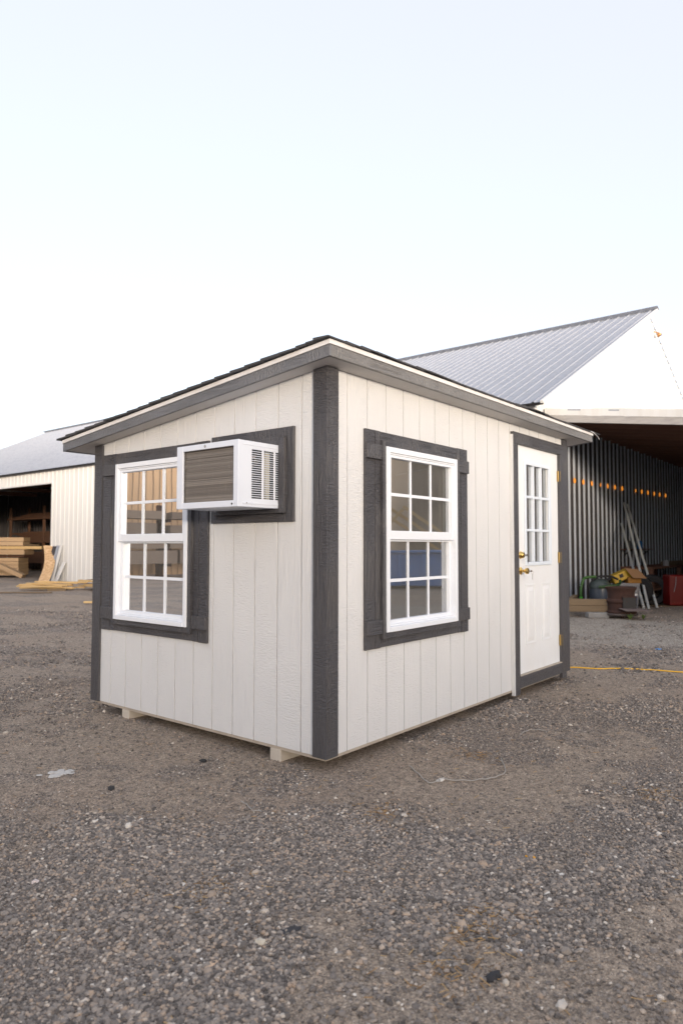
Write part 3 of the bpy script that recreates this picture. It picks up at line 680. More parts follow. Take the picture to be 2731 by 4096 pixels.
# ------------------------------------------------------------------ pole barn
BX0, BX1, BY0, BY1 = 10.0, 26.5, 3.05, 38.0; EZ = 4.10; RX = 18.25; RZ = 8.12
barn = thing('pole_barn', 'long white steel pole barn with grey metal gable roof behind the shed', 'barn', (18.25, 20, GZ))
def ag(mb, Mp, u0, u1, zb, zt, holes=(), pitch=.30, h=.020, minor=True, stripe=None):
    """ribbed sheet. Mp(u,o,z). returns; stripe: MB receiving the rib faces painted as lit"""
    us = []
    n0 = int(math.floor(u0/pitch))-1
    for k in range(n0, int(u1/pitch)+2):
        c = k*pitch
        us += [(c-.032, 0), (c-.022, h), (c+.022, h), (c+.032, 0)]
        if minor: us += [(c+.092, 0), (c+.098, .004), (c+.112, .004), (c+.118, 0), (c+.182, 0), (c+.188, .004), (c+.202, .004), (c+.208, 0)]
    def off(u):
        for (a, oa), (b, ob) in zip(us, us[1:]):
            if a <= u <= b: return oa+(ob-oa)*(u-a)/(b-a+1e-9)
        return 0
    br = sorted({u0, u1} | {u for u, _ in us if u0 < u < u1} | {e for hh in holes for e in hh[:2] if u0 < e < u1})
    od = dict(us)
    o_ = [od[u] if u in od else off(u) for u in br]
    for (a, oa), (b, ob) in zip(zip(br, o_), zip(br[1:], o_[1:])):
        mid = (a+b)/2; hs = sorted([(x[2], x[3]) for x in holes if x[0] < mid < x[1]]); z = (zb(a), zb(b))
        tgt = mb if (stripe is None or not (ob > h*.5)) else stripe
        for s, e in hs+[(None, None)]:
            ta, tb = (zt(a), zt(b)) if s is None else (s, s)
            if max(ta-z[0], tb-z[1]) > .001: tgt.poly([Mp(a, oa, z[0]), Mp(b, ob, z[1]), Mp(b, ob, tb), Mp(a, oa, ta)], [(0, 1, 2, 3)])
            if s is not None: z = (e, e)
c0_ = lambda v: (lambda u: v)
def gtop(x): return EZ+.02+(RZ-EZ)*(1-abs(x-RX)/(RX-BX0))-.05
DY0, DY1, DH = 21.9, 33.5, 3.55
mb = MB(); ag(mb, lambda u, o, z: (BX0-o, u, z), BY0, BY1, c0_(GZ+.02), c0_(EZ), [(DY0, DY1, GZ-1, DH)], h=.014)
o = mb.build('wall', M['white_metal'], barn, fix=False); o['label'] = 'long white ribbed side wall with a large open doorway'
LT = 3.90
mb = MB(); ag(mb, lambda u, o, z: (u, BY0-o, z), BX0, BX1, lambda u: LT-.25, gtop)
o = mb.build('wall', M['white_metal'], barn, fix=False); o['label'] = 'white ribbed gable end wall lit by low sun'
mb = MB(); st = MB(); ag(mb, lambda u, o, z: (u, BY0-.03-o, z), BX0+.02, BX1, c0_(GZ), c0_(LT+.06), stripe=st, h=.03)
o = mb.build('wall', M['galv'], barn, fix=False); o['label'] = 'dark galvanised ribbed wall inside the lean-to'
st.build('lit_rib_faces', M['galv_rib_lit'], o, fix=False)
mb = MB(); ag(mb, lambda u, o, z: (BX1+o, u, z), BY0, BY1, c0_(GZ), c0_(EZ), minor=False); mb.build('wall', M['white_metal'], barn, fix=False)
mb = MB(); ag(mb, lambda u, o, z: (u, BY1+o, z), BX0, BX1, c0_(GZ), gtop, minor=False); mb.build('wall', M['white_metal'], barn, fix=False)
# corner and door trims
mb = MB(); mb.box(BX0-.03, BX0+.06, BY0-.035, BY0-.0005, LT-.2, EZ); mb.box(BX0-.032, BX0-.0005, BY0, BY0+.09, GZ, EZ); mb.build('corner_flashing', M['white_metal'], barn)
mb = MB(); mb.box(BX0-.03, BX0+.10, DY0-.06, DY0+.0, GZ, DH+.02); mb.box(BX0-.03, BX0+.1, DY0, DY1, DH-.02, DH+.05); mb.build('doorway_trim', M['white_metal'], barn)
# roof panels (ribs run down the slope)
slx = RX-BX0+.18; sl_len = math.hypot(slx, (RZ-EZ)*slx/(RX-BX0)); ang = math.atan((RZ-EZ)/(RX-BX0))
for sg in (-1, 1):
    def Mf(u, o, s_, sg=sg): return (RX+sg*(s_*math.cos(ang)+o*math.sin(ang)), u, RZ+.05-s_*math.sin(ang)+o*math.cos(ang))
    mb = MB(); ag(mb, Mf, BY0-(.25 if sg < 0 else -.02), BY1+.3, c0_(0), c0_(sl_len), h=.022)
    o = mb.build('roof', M['roof_metal'], barn, fix=False)
    if sg < 0: o['label'] = 'grey ribbed metal roof slope facing the shed'
    mb = MB()
    mb.box(BY0-.25, BY1+.3, -.06, -.003, sl_len-.03, sl_len-.005, Mf); mb.build('eave_board', M['black'], o)
    if sg > 0:
        mb = MB(); mb.box(BY0-.06, BY0-.045, -.12, .03, 0, sl_len, Mf); mb.build('rake_trim', M['drip'], o); continue
    mb = MB(); mb.box(BY0-.27, BY0-.2, -.03, .03, 0, sl_len, Mf); mb.build('rake_trim', M['white_metal'], o, .004)
mb = MB(); mb.beam((RX-.08, BY0-.3, RZ+.07), (RX-.08, BY1+.3, RZ+.07), .2, .01, (0.45, 0, 1)); mb.beam((RX+.08, BY0-.02, RZ+.07), (RX+.08, BY1+.3, RZ+.07), .2, .01, (-0.45, 0, 1)); mb.build('ridge_cap', M['roof_metal'], barn)
# foam closure shadow under the ridge cap
# interior posts + trusses
for k, yp in enumerate(np.arange(6, 37, 4.2)):
    mb = MB(); mb.box(BX0+.06, BX0+.22, yp-.07, yp+.07, GZ, EZ); 
    if not (DY0 < yp < DY1): mb.build('wall_post', M['brown_wood'], barn)
for yp in np.arange(4, 38, 3.4):
    mb = MB(); mb.beam((BX0+.1, yp, EZ-.1), (BX1-.1, yp, EZ-.1), .06, .2); mb.beam((BX0+.1, yp, EZ-.05), (RX, yp, RZ-.15), .06, .18); mb.beam((BX1-.1, yp, EZ-.05), (RX, yp, RZ-.15), .06, .18)
    mb.build('roof_truss', M['brown_wood'], barn)
# lean-to
LX0, LX1, LY1 = 10.45, 27.0, -3.6
LS = (3.913-3.567)/(3.012-.419)       # slope of the lean-to roof
def lz(y): return 3.913-LS*(3.012-y)
LYR = BY0-.04
mb = MB(); mb.beam((LX0, LYR, lz(LYR)-.07), (LX0, LY1, lz(LY1)-.07), .045, .145); o = mb.build('verge_board', M['grey_wood'], barn, .003)
mb = MB(); yy = np.linspace(LYR, LY1, 60)
fl_ = MB()
for a, b in zip(yy, yy[1:]):
    ha = lambda y: .135+.012*math.sin(y*1.3)+.006*math.sin(y*4+1)
    xo = lambda y: LX0-.026-.006*math.sin(y*2.3)-.004*math.sin(y*7)
    fl_.poly([(xo(a), a, lz(a)-.005), (xo(b), b, lz(b)-.005), (xo(b), b, lz(b)+ha(b)), (xo(a), a, lz(a)+ha(a)), (xo(a)+.14, a, lz(a)+ha(a)+.025), (xo(b)+.14, b, lz(b)+ha(b)+.025)], [(0, 1, 2, 3), (3, 2, 5, 4)])
o = fl_.build('verge_flashing', M['white_metal'], barn, smooth=False, fix=False); o['label'] = 'white bent metal flashing along the open end of the lean-to'
mb = MB(); mb.hexa([(LX0-.02, LYR, lz(LYR)+.10), (LX1, LYR, lz(LYR)+.10), (LX1, LY1, lz(LY1)+.10), (LX0-.02, LY1, lz(LY1)+.10), (LX0-.02, LYR, lz(LYR)+.125), (LX1, LYR, lz(LYR)+.125), (LX1, LY1, lz(LY1)+.125), (LX0-.02, LY1, lz(LY1)+.125)])
mb.build('lean_to_roof', M['roof_metal'], barn)
x = LX0+.35
while x < LX1-.3:
    mb = MB(); mb.beam((x, LYR, lz(LYR)-.02), (x, LY1+.05, lz(LY1+.05)-.02), .045, .19); mb.build('rafter', M['brown_wood'], barn); x += .61
mb = MB(); mb.hexa([(LX0+.03, LYR, lz(LYR)+.078), (LX1-.1, LYR, lz(LYR)+.078), (LX1-.1, LY1+.1, lz(LY1+.1)+.078), (LX0+.03, LY1+.1, lz(LY1+.1)+.078), (LX0+.03, LYR, lz(LYR)+.096), (LX1-.1, LYR, lz(LYR)+.096), (LX1-.1, LY1+.1, lz(LY1+.1)+.096), (LX0+.03, LY1+.1, lz(LY1+.1)+.096)])
mb.build('roof_boards', M['brown_wood'], barn)
mb = MB(); ag(mb, lambda u, o, z: (u, LY1-o, z), LX0+.14, LX1, c0_(GZ), c0_(lz(LY1)+.09), minor=False); mb.build('wall', M['white_metal'], barn, fix=False)  # unseen front wall added to keep sun out of the lean-to
mb = MB(); ag(mb, lambda u, o, z: (LX1+o, u, z), LY1, LYR, c0_(GZ), lambda u: lz(u)+.09, minor=False); mb.build('wall', M['white_metal'], barn, fix=False)
mb = MB(); mb.box(LX0-.02, LX0+.13, LY1+.02, LY1+.17, GZ, lz(LY1)-.16); mb.build('corner_post', M['grey_wood'], barn)

# emissive discs standing in for sun spots on the lean-to wall
M['amber'] = bpy.data.materials.new('amber_sun_spot'); M['amber'].use_nodes = True
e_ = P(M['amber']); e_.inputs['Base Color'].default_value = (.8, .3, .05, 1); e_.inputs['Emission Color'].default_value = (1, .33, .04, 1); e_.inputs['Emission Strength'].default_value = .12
spx = [11.948, 12.483, 13.033, 13.62, 14.137, 14.678, 15.255, 16.402, 16.967, 17.559, 18.192, 18.772, 19.418]
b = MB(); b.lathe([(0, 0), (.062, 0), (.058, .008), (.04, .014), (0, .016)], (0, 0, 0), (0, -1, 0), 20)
proto = b.build('sun_spot_disc', M['amber'], smooth=True)
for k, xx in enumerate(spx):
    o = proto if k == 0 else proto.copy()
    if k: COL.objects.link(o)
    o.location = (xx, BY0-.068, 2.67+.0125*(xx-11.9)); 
    tag(o, 'glowing amber disc standing for a sun spot, nearer run of seven on the dark wall' if k < 7 else 'glowing amber disc standing for a sun spot, farther run of six on the dark wall', 'light', 'amber sun-spot discs in a row on the dark wall')
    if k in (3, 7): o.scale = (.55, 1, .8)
gl_ = MB(); gl_.lathe([(0, 0), (.03, 0), (.07, .08), (.06, .11), (0, .12)], (18.75, BY0-.12, 7.62), (0, -.5, -.8), 16); gl_.tube([(18.75, BY0, 7.68), (18.75, BY0-.12, 7.63)], .02, 8)
o = gl_.build('gable_lamp', mat('bronze_lamp', (.45, .22, .09), .4, .6), smooth=True); tag(o, 'small bronze lamp high on the white gable end', 'lamp')

# ------------------------------------------------------------------ yard clutter by the lean-to
rv = Vector((Rr.x, Rr.y, 0)).normalized(); fv = Vector((F.x, F.y, 0)).normalized(); RZV = math.atan2(rv.y, rv.x)
def at(p, a=0, b=0, z=None):      # local frame: a to the right, b away
    q_ = Vector((p[0], p[1], 0))+rv*a+fv*b; return (q_.x, q_.y, GZ if z is None else GZ+z)
# timbers on a block
p0 = (9.72, 1.86)
t1 = MB(); t1.beam(at(p0, -1.6, .32, .16), at(p0, .30, 0.0, .16), .09, .115); o = t1.build('timber', M['old_wood'], bevel=.006); tag(o, 'lower weathered timber lying across the concrete block', 'timber')
t1 = MB(); t1.beam(at(p0, -1.6, .32, .278), at(p0, .27, 0.0, .278), .09, .115); t1.beam(at(p0, -.35, .2, .281), at(p0, .1, 1.2, .281), .09, .11); o = t1.build('timber', M['old_wood'], bevel=.006); tag(o, 'upper weathered timber with dark stains, on the other timber', 'timber')
b = MB(); b.obox(at(p0, .08, -.02, .05), (.38, .19, .098), RZV); o = b.build('concrete_block', M['concrete'], bevel=.01); tag(o, 'grey concrete block under the two timbers', 'block')
# wheel-rim fire pit
pc = (9.98, 1.42)
fp = thing('fire_pit', 'rusty fire pit made of stacked truck wheel rims on a stem', 'fire pit', at(pc))
prof = [(.0, .09), (.255, .09), (.262, .105), (.262, .125), (.235, .15), (.232, .27), (.255, .29), (.262, .315), (.255, .34), (.232, .36), (.232, .46), (.245, .51), (.272, .545), (.272, .565), (.255, .562), (.225, .47), (.21, .3), (.2, .14), (0, .13)]
b = MB(); b.lathe(prof, at(pc), (0, 0, 1), 40); b.build('rim_body', M['rust'], fp, smooth=True)
b = MB(); b.lathe([(0, .055), (.27, .055), (.285, .075), (.28, .095), (0, .095)], at(pc), (0, 0, 1), 40); b.build('base_ring', dirtied('grey_rusted_ring', (.10, .085, .08), (.05, .03, .025), .8, 8, .7), fp, smooth=True)
b = MB(); b.obox(at(pc, .05, -.245, .30), (.24, .03, .20), RZV); b.build('stoke_opening', M['black'], fp)
b = MB(); b.obox(at(pc, .05, -.262, .40), (.26, .012, .02), RZV); b.build('opening_lip', M['rust'], fp)
b = MB(); b.poly([at(pc, -.14, -.22, .195), at(pc, .22, -.22, .195), at(pc, .36, -.46, .165), at(pc, -.10, -.46, .165), at(pc, -.14, -.22, .2), at(pc, .22, -.22, .2), at(pc, .36, -.46, .17), at(pc, -.10, -.46, .17)], [(0, 1, 2, 3), (4, 5, 6, 7), (0, 1, 5, 4), (1, 2, 6, 5), (2, 3, 7, 6), (3, 0, 4, 7)])
b.build('ash_tray', mat('dull_tray_metal', (.20, .16, .15), .6, .3), fp)
b = MB(); b.tube([at(pc, 0.0, -.05, -.03), at(pc, 0.0, -.05, .06)], .03, 10); b.build('stem', M['rust'], fp)
# cooler
pc = (10.87, 1.53); co_ = thing('cooler', 'tall blue plastic cooler with a grey lid beside the fire pit', 'cooler', at(pc))
def frustum(mb, c, a0, b0, a1, b1, z0, z1):
    mb.hexa([at(c, -a0, -b0, z0), at(c, a0, -b0, z0), at(c, a0, b0, z0), at(c, -a0, b0, z0), at(c, -a1, -b1, z1), at(c, a1, -b1, z1), at(c, a1, b1, z1), at(c, -a1, b1, z1)])
b = MB(); frustum(b, pc, .078, .09, .098, .11, 0, .355); b.build('body', mat('blue_plastic', (.01, .06, .19), .4), co_, .015)
b = MB(); frustum(b, pc, .100, .112, .103, .115, .356, .395); b.build('white_band', mat('white_plastic', (.6, .6, .6), .4), co_, .008)
b = MB(); frustum(b, pc, .100, .112, .085, .095, .396, .485); b.build('lid', mat('grey_plastic', (.16, .17, .18), .5), co_, .02)
b = MB(); b.tube([at(pc, -.105, 0, .38), at(pc, -.14, -.1, .40), at(pc, -.06, -.16, .43), at(pc, .0, -.13, .42)], .007, 6); b.build('handle', M['black'], co_, smooth=True)
# laundry basket
pc = (11.62, 1.83); bk = thing('laundry_basket', 'white perforated plastic laundry basket behind the blue cooler', 'basket', at(pc))
M['wplastic'] = mat('dull_white_plastic', (.26, .26, .28), .5)
b = MB()
def side(sa, sb, ea, eb, n):
    rows = 12
    for i in range(n):
        for j in range(rows+1): pass
def lerp(a, b, t): return tuple(x+(y-x)*t for x, y in zip(a, b))
def lattice(mb, A, B, C_, D_, nu, nv):     # quad A,B (bottom) C,D (top)
    pt = lambda u, v: Vector(lerp(lerp(A, B, u), lerp(D_, C_, u), v))
    for i in range(nu+1): mb.beam(pt(i/nu, 0), pt(i/nu, 1), .014, .006, (fv.x, fv.y, .3))
    for j in range(nv+1): mb.beam(pt(0, j/nv), pt(1, j/nv), .006, .012)
lo, hi, zz0, zz1 = (.165, .13), (.21, .165), .0, .52
cb = [at(pc, -lo[0], -lo[1], zz0), at(pc, lo[0], -lo[1], zz0), at(pc, lo[0], lo[1], zz0), at(pc, -lo[0], lo[1], zz0)]
ct = [at(pc, -hi[0], -hi[1], zz1), at(pc, hi[0], -hi[1], zz1), at(pc, hi[0], hi[1], zz1), at(pc, -hi[0], hi[1], zz1)]
for i in range(4):
    j = (i+1) % 4; lattice(b, cb[i], cb[j], ct[j], ct[i], 10, 14)
b.build('lattice_side', M['wplastic'], bk)
b = MB(); frustum(b, pc, .215, .17, .222, .178, .525, .56); b.build('rim', M['wplastic'], bk, .006)
b = MB(); frustum(b, pc, .15, .12, .19, .15, .02, .50); b.build('laundry_bag', mat('grey_cloth', (.2, .2, .21), .9), bk, .03)
# yellow tool case + cardboard
b = MB(); b.obox(at(pc, -.13, -.03, .70), (.40, .24, .17), RZV, 0, -.42); tc = b.build('tool_case', mat('yellow_case', (.42, .26, .01), .45), bevel=.012)
tag(tc, 'yellow tool case tipped over on top of the white basket', 'case')
b = MB(); b.obox(at(pc, -.15, -.155, .71), (.08, .006, .07), RZV, 0, -.42); b.build('dark_badge', M['black'], tc)
b = MB(); b.obox(at(pc, -.33, -.05, .65), (.26, .10, .06), RZV, 0, -.5); b.build('grip', M['black'], tc, .02)
b = MB()
b.poly([at(pc, -.10, -.2, .86), at(pc, .17, -.2, .84), at(pc, .31, -.28, .66), at(pc, .04, -.28, .665), at(pc, -.10, -.205, .864), at(pc, .17, -.205, .844), at(pc, .31, -.285, .664), at(pc, .04, -.285, .669)], [(0, 1, 2, 3), (4, 5, 6, 7), (0, 1, 5, 4), (1, 2, 6, 5), (2, 3, 7, 6), (3, 0, 4, 7)])
cb_ = thing('cardboard_box', 'small orange-brown cardboard box with a flap open on the white basket', 'box', at(pc, .08, 0, .56))
b.build('flap', mat('cardboard', (.20, .11, .05), .85), cb_)
b2 = MB(); b2.obox(at(pc, .10, -.1, .625), (.26, .2, .12), RZV); b2.build('box_body', mat('orange_card', (.26, .12, .02), .8), cb_)
# vacuum
pc = (11.05, 2.17); vc = thing('shop_vacuum', 'grey shop vacuum with a black lid and green hose behind the fire pit', 'vacuum', at(pc))
b = MB(); b.lathe([(0, .06), (.17, .06), (.19, .12), (.205, .40), (.20, .46), (0, .46)], at(pc), (0, 0, 1), 28); b.build('tank', mat('smoky_tank', (.06, .075, .10), .3), vc, smooth=True)
b = MB(); b.lathe([(0, .46), (.215, .46), (.22, .50), (.17, .60), (.10, .65), (0, .66)], at(pc), (0, 0, 1), 28); b.build('motor_cover', mat('grey_green_cover', (.045, .06, .058), .45), vc, smooth=True)
b = MB(); b.tube([at(pc, -.18, -.05, .62), at(pc, -.05, -.08, .70), at(pc, .2, -.08, .71), at(pc, .35, -.05, .64)], .022, 8); b.build('carry_handle', M['black'], vc, smooth=True)
hose = [at(pc, -.28, -.05, .68), at(pc, -.35, -.08, .64), at(pc, -.40, -.1, .52), at(pc, -.42, -.12, .40), at(pc, -.42, -.12, .28)]
def spline(P_, n=8):
    out = []; P_ = [Vector(p) for p in P_]; Q = [P_[0]]+P_+[P_[-1]]
    for i in range(1, len(Q)-2):
        for k in range(n):
            t = k/n; a, b, c, d = Q[i-1:i+3]; out.append(.5*((2*b)+(c-a)*t+(2*a-5*b+4*c-d)*t*t+(3*b-a-3*c+d)*t**3))
    out.append(Q[-2]); return out
b = MB(); hp = spline([at(pc, -.1, -.08, .70)]+hose); b.tube(hp, [.027+.003*(i % 2) for i in range(len(hp))], 10); b.build('hose', mat('green_hose', (.03, .10, .015), .5), vc, smooth=True)
b = MB(); b.tube([at(pc, -.42, -.12, .30), at(pc, -.42, -.12, .27)], .034, 12); b.build('hose_collar', mat('bright_green', (.05, .38, .03), .4), vc)
b = MB(); b.tube([at(pc, -.42, -.12, .27), at(pc, -.43, -.12, .10), at(pc, -.42, -.1, .0)], [.03, .026, .04], 10); b.build('nozzle', M['black'], vc, smooth=True)
b = MB(); hp = spline([at(pc, -.1, -.22, .50), at(pc, .1, -.25, .52), at(pc, .3, -.22, .55), at(pc, .38, -.1, .62)]); b.tube(hp, .026, 10); b.build('hose_coil', mat('dark_green_hose', (.02, .06, .015), .5), vc, smooth=True)
for (a, z) in ((-.13, .03), (.13, .03)):
    b = MB(); b.lathe([(0, -.02), (.035, -.02), (.035, .02), (0, .02)], at(pc, a, -.1, .035), tuple(rv), 14); b.build('caster', M['black'], vc)
# leaning pipes
for (bt, tp), lb in (((( 12.509, 1.466, GZ), (15.50, 2.93, 2.304)), 'longest galvanised pipe leaning on the dark wall, nearest the red cabinet'),
                     (((12.123, 1.529, GZ), (15.22, 2.93, 2.331)), 'middle galvanised pipe of the three leaning on the dark wall'),
                     (((12.10, 1.62, GZ), (14.97, 2.93, 1.794)), 'shortest galvanised pipe leaning on the dark wall')):
    b = MB(); b.tube([bt, tp], .028, 12); o = b.build('metal_pipe', M['pipe'], smooth=True); tag(o, lb, 'pipe', 'pipes leaning on the lean-to wall')
# red cabinet
pc = (13.05, 1.22); rc = thing('red_cabinet', 'red metal tool cabinet standing on a board in the lean-to', 'cabinet', at(pc))
b = MB(); b.obox(at(pc, .06, .15, .36), (.42, .34, .66), RZV); b.build('body', dirtied('red_enamel', (.15, .004, .004), (.10, .005, .005), .35, 5, .6), rc, .03)
b = MB(); b.obox(at(pc, .06, -.024, .37), (.39, .006, .52), RZV); b.build('front_panel', dirtied('dark_red_enamel', (.12, .003, .003), (.10, .005, .005), .35, 5, .6), rc, .003)
b = MB(); b.tube(spline([at(pc, -.02, -.05, .66), at(pc, -.03, -.05, .5), at(pc, -.07, -.05, .33)]), .006, 6); b.build('cord', M['wplastic'], rc)
b = MB(); b.obox(at(pc, .05, .1, .012), (1.1, .35, .024), RZV); o = b.build('board', M['old_wood'], bevel=.003); tag(o, 'flat wooden board on the ground under the red cabinet', 'board')
# workbench
wb = thing('workbench', 'long dark workbench along the ribbed wall behind the pipes', 'workbench', (16.6, 2.5, GZ))
b = MB(); b.box(14.75, 20.5, 2.15, 2.9, .66, .71); b.build('bench_top', M['brown_wood'], wb)
for xx in (14.85, 17.5, 20.3):
    for yy in (2.2, 2.82):
        b = MB(); b.box(xx-.045, xx+.045, yy-.045, yy+.045, GZ, .66); b.build('leg', M['brown_wood'], wb)
b = MB(); b.box(14.9, 20.4, 2.2, 2.85, .12, .16); b.build('lower_shelf', M['brown_wood'], wb)
b = MB(); b.obox((18.2, 2.32, .77), (3.2, .16, .10), -.02); o = b.build('board', M['old_wood'], bevel=.003); tag(o, 'pale lumber piece lying on the dark workbench', 'board')
b = MB(); b.lathe([(0, 0), (.075, 0), (.08, .15), (0, .15)], (16.2, 2.2, .711), (0, 0, 1), 20); o = b.build('tub', M['wplastic'], smooth=True); tag(o, 'small white plastic tub on the workbench', 'tub')
ws = thing('wall_shelf', 'narrow dark wall shelf above the workbench', 'shelf', (15.9, 2.9, 1.2))
b = MB(); b.box(15.0, 17.2, 2.78, 2.99, 1.13, 1.15); b.build('board', M['brown_wood'], ws)
for xx in (15.3, 16.9):
    b = MB(); b.beam((xx, 2.985, .98), (xx, 2.80, 1.128), .02, .02); b.build('bracket', M['black'], ws)
for xx, cl_, nm, lb in ((15.35, (.08, .09, .10), 'spray_can', 'dark can at the near end of the wall shelf'), (15.65, (.25, .26, .28), 'spray_can', 'pale grey can on the wall shelf beside the blue one'), (16.3, (.02, .16, .45), 'spray_can', 'bright blue can on the wall shelf')):
    b = MB(); b.lathe([(0, 0), (.07, 0), (.07, .17), (.05, .2), (.03, .22), (0, .22)], (xx, 2.87, 1.151), (0, 0, 1), 16); o = b.build(nm, mat('can_'+str(xx), cl_, .4), smooth=True); tag(o, lb, 'can')
# dark tyres
for k, (xx, yy, lb) in enumerate(((12.75, 1.95, 'black tyre standing behind the pipes in deep shadow'), (13.2, 1.75, 'black tyre leaning between the pipes and the red cabinet'))):
    b = MB(); b.lathe([(.20, -.09), (.30, -.10), (.34, -.06), (.34, .06), (.30, .10), (.20, .09)], (xx, yy, GZ+.34), tuple((fv+rv*.4+Vector((0, 0, .15)))), 32)
    b.f = b.f[:-2]; o = b.build('tyre', M['black'], smooth=True); tag(o, lb, 'tyre')
# weeds
def weed(x, y, n, h, lab):
    b = MB()
    for _ in range(n):
        a = rnd.uniform(0, 6.28); l = rnd.uniform(.4, 1)*h; w_ = .012; tx, ty = x+math.cos(a)*l*.7, y+math.sin(a)*l*.7
        px_, py_ = -math.sin(a)*w_, math.cos(a)*w_; mz = GZ+l*.8
        mx_, my_ = x+math.cos(a)*l*.4, y+math.sin(a)*l*.4
        b.poly([(x, y, GZ), (mx_+px_, my_+py_, mz), (tx, ty, mz*.8+.02), (mx_-px_, my_-py_, mz-.01)], [(0, 1, 2, 3)])
    o = b.build('weed', mat('weed_leaf', (.10, .16, .04), .7), fix=False); tag(o, lab, 'weed')
weed(9.74, 1.20, 26, .12, 'small green weed growing in front of the fire pit')
weed(9.95, 1.03, 18, .09, 'low green weed right of the fire pit stem')
# yellow extension cord
pp = [(3.95, .62), (4.24, .18), (4.35, -.05), (4.47, -.20), (4.62, -.5), (4.76, -.81), (4.95, -1.2), (5.2, -1.9)]
pts = spline([(a, b_, 0) for a, b_ in pp], 10); b = MB(); b.tube([(p.x, p.y, gz(p.x, p.y)+.007) for p in pts], .0065, 8); o = b.build('extension_cord', M['cord'], smooth=True); tag(o, 'yellow extension cord running along the gravel from behind the shed', 'cord')
# twine on the ground
M['twine'] = mat('white_twine', (.33, .31, .285), .8)
def string(name, P_, r, lab):
    pts = spline([(a, b_, 0) for a, b_ in P_], 8); b = MB(); b.tube([(p.x, p.y, gz(p.x, p.y)+.008+.002*math.sin(i)) for i, p in enumerate(pts)], r, 6); o = b.build(name, M['twine'], smooth=True); tag(o, lab, 'string')
string('plastic_strap', [(.43, -.294), (.33, -.43), (.268, -.528), (.33, -.56), (.375, -.54), (.451, -.661), (.55, -.73), (.636, -.759), (.738, -.763), (.85, -.70), (.95, -.632)], .0035, 'long curling grey strap on the gravel in front of the window wall')
string('plastic_strap', [(1.483, -.514), (1.58, -.50), (1.672, -.525), (1.70, -.60), (1.653, -.635)], .003, 'short pale strap curled on the gravel before the door')
string('white_string', [(-.587, .079), (-.60, .02), (-.63, -.05), (-.618, -.106)], .003, 'short white string on the gravel left of the near corner')
def scrap(name, x, y, s, col, lab, cat, flat=.3, n=1, el=1.):
    b = MB()
    for k in range(n):
        a, c_ = (x, y) if n == 1 else (x+rnd.gauss(0, s*.75), y+rnd.gauss(0, s*.6))
        z = gz(a, c_)+s*flat*.4; k_ = s if n == 1 else s*rnd.uniform(.25, .7)
        an = rnd.uniform(0, 3); vs = [(v[0]*k_*el, v[1]*k_*.7, v[2]*k_*flat) for v in ico*(1+.25*np.array([[rnd.random()-.5] for _ in range(12)]))]
        b.poly([(a+p*math.cos(an)-q_*math.sin(an), c_+p*math.sin(an)+q_*math.cos(an), z+r_) for p, q_, r_ in vs], [tuple(f_) for f_ in icf])
    m_ = dirtied(name+'_surface', col, tuple(v*.7 for v in col), .8, 30, .5); o = b.build(name, m_); tag(o, lab, cat); return o
scrap('white_plaster', -1.01, 1.13, .05, (.50, .485, .46), 'crumbled white plaster patch on the gravel left of the shed', 'plaster', .18, 26)
scrap('black_rock', -1.11, -1.62, .028, (.025, .026, .03), 'flat shiny black rock beside a small pale stone', 'rock', .5, 1, 1.3)
scrap('pale_stone', -1.112, -1.662, .016, (.5, .45, .38), 'small cream stone touching the black rock', 'stone', .7)
scrap('pale_stone', -1.103, -1.831, .022, (.5, .46, .41), 'oval pinkish-white stone at the lower right of the yard', 'stone', .6, 1, 1.2)
scrap('pale_stone', -1.428, -.931, .020, (.52, .48, .40), 'round striped cream stone in the near gravel', 'stone', .7)
scrap('pale_stone', -1.699, .047, .018, (.55, .48, .46), 'pinkish white stone in the gravel far left', 'stone', .7)
scrap('wood_sliver', -1.61, -.899, .024, (.55, .40, .28), 'short pale wood chip in the near gravel', 'wood chip', .3, 1, 1.4)
scrap('orange_plug', -.267, -1.372, .018, (.75, .36, .03), 'orange cylindrical plug lying on the gravel', 'plug', .35, 1, 1.8)
scrap('paper_scrap', -.917, -1.618, .018, (.8, .8, .82), 'tiny bright white scrap in the foreground gravel', 'scrap', .25, 1, 1.3)
scrap('foam_scrap', .372, -.545, .03, (.62, .58, .52), 'pale foam chip lying on the curling strap', 'scrap', .3, 1, 1.6)
scrap('blue_scrap', 6.28, -.176, .04, (.03, .25, .65), 'small bright blue scrap on the pale gravel', 'scrap', .3, 1, 1.3)
scrap('black_scrap', -.918, .749, .03, (.02, .02, .02), 'thin black strip on the gravel left of the shed', 'scrap', .15, 1, 1.6)
scrap('black_scrap', -.281, .748, .035, (.02, .02, .02), 'black lump near the middle of the air conditioner wall base', 'scrap', .3)
scrap('charred_stick', -1.31, -.957, .03, (.04, .04, .045), 'charred grey stick in the near gravel', 'stick', .2, 1, 1.8)
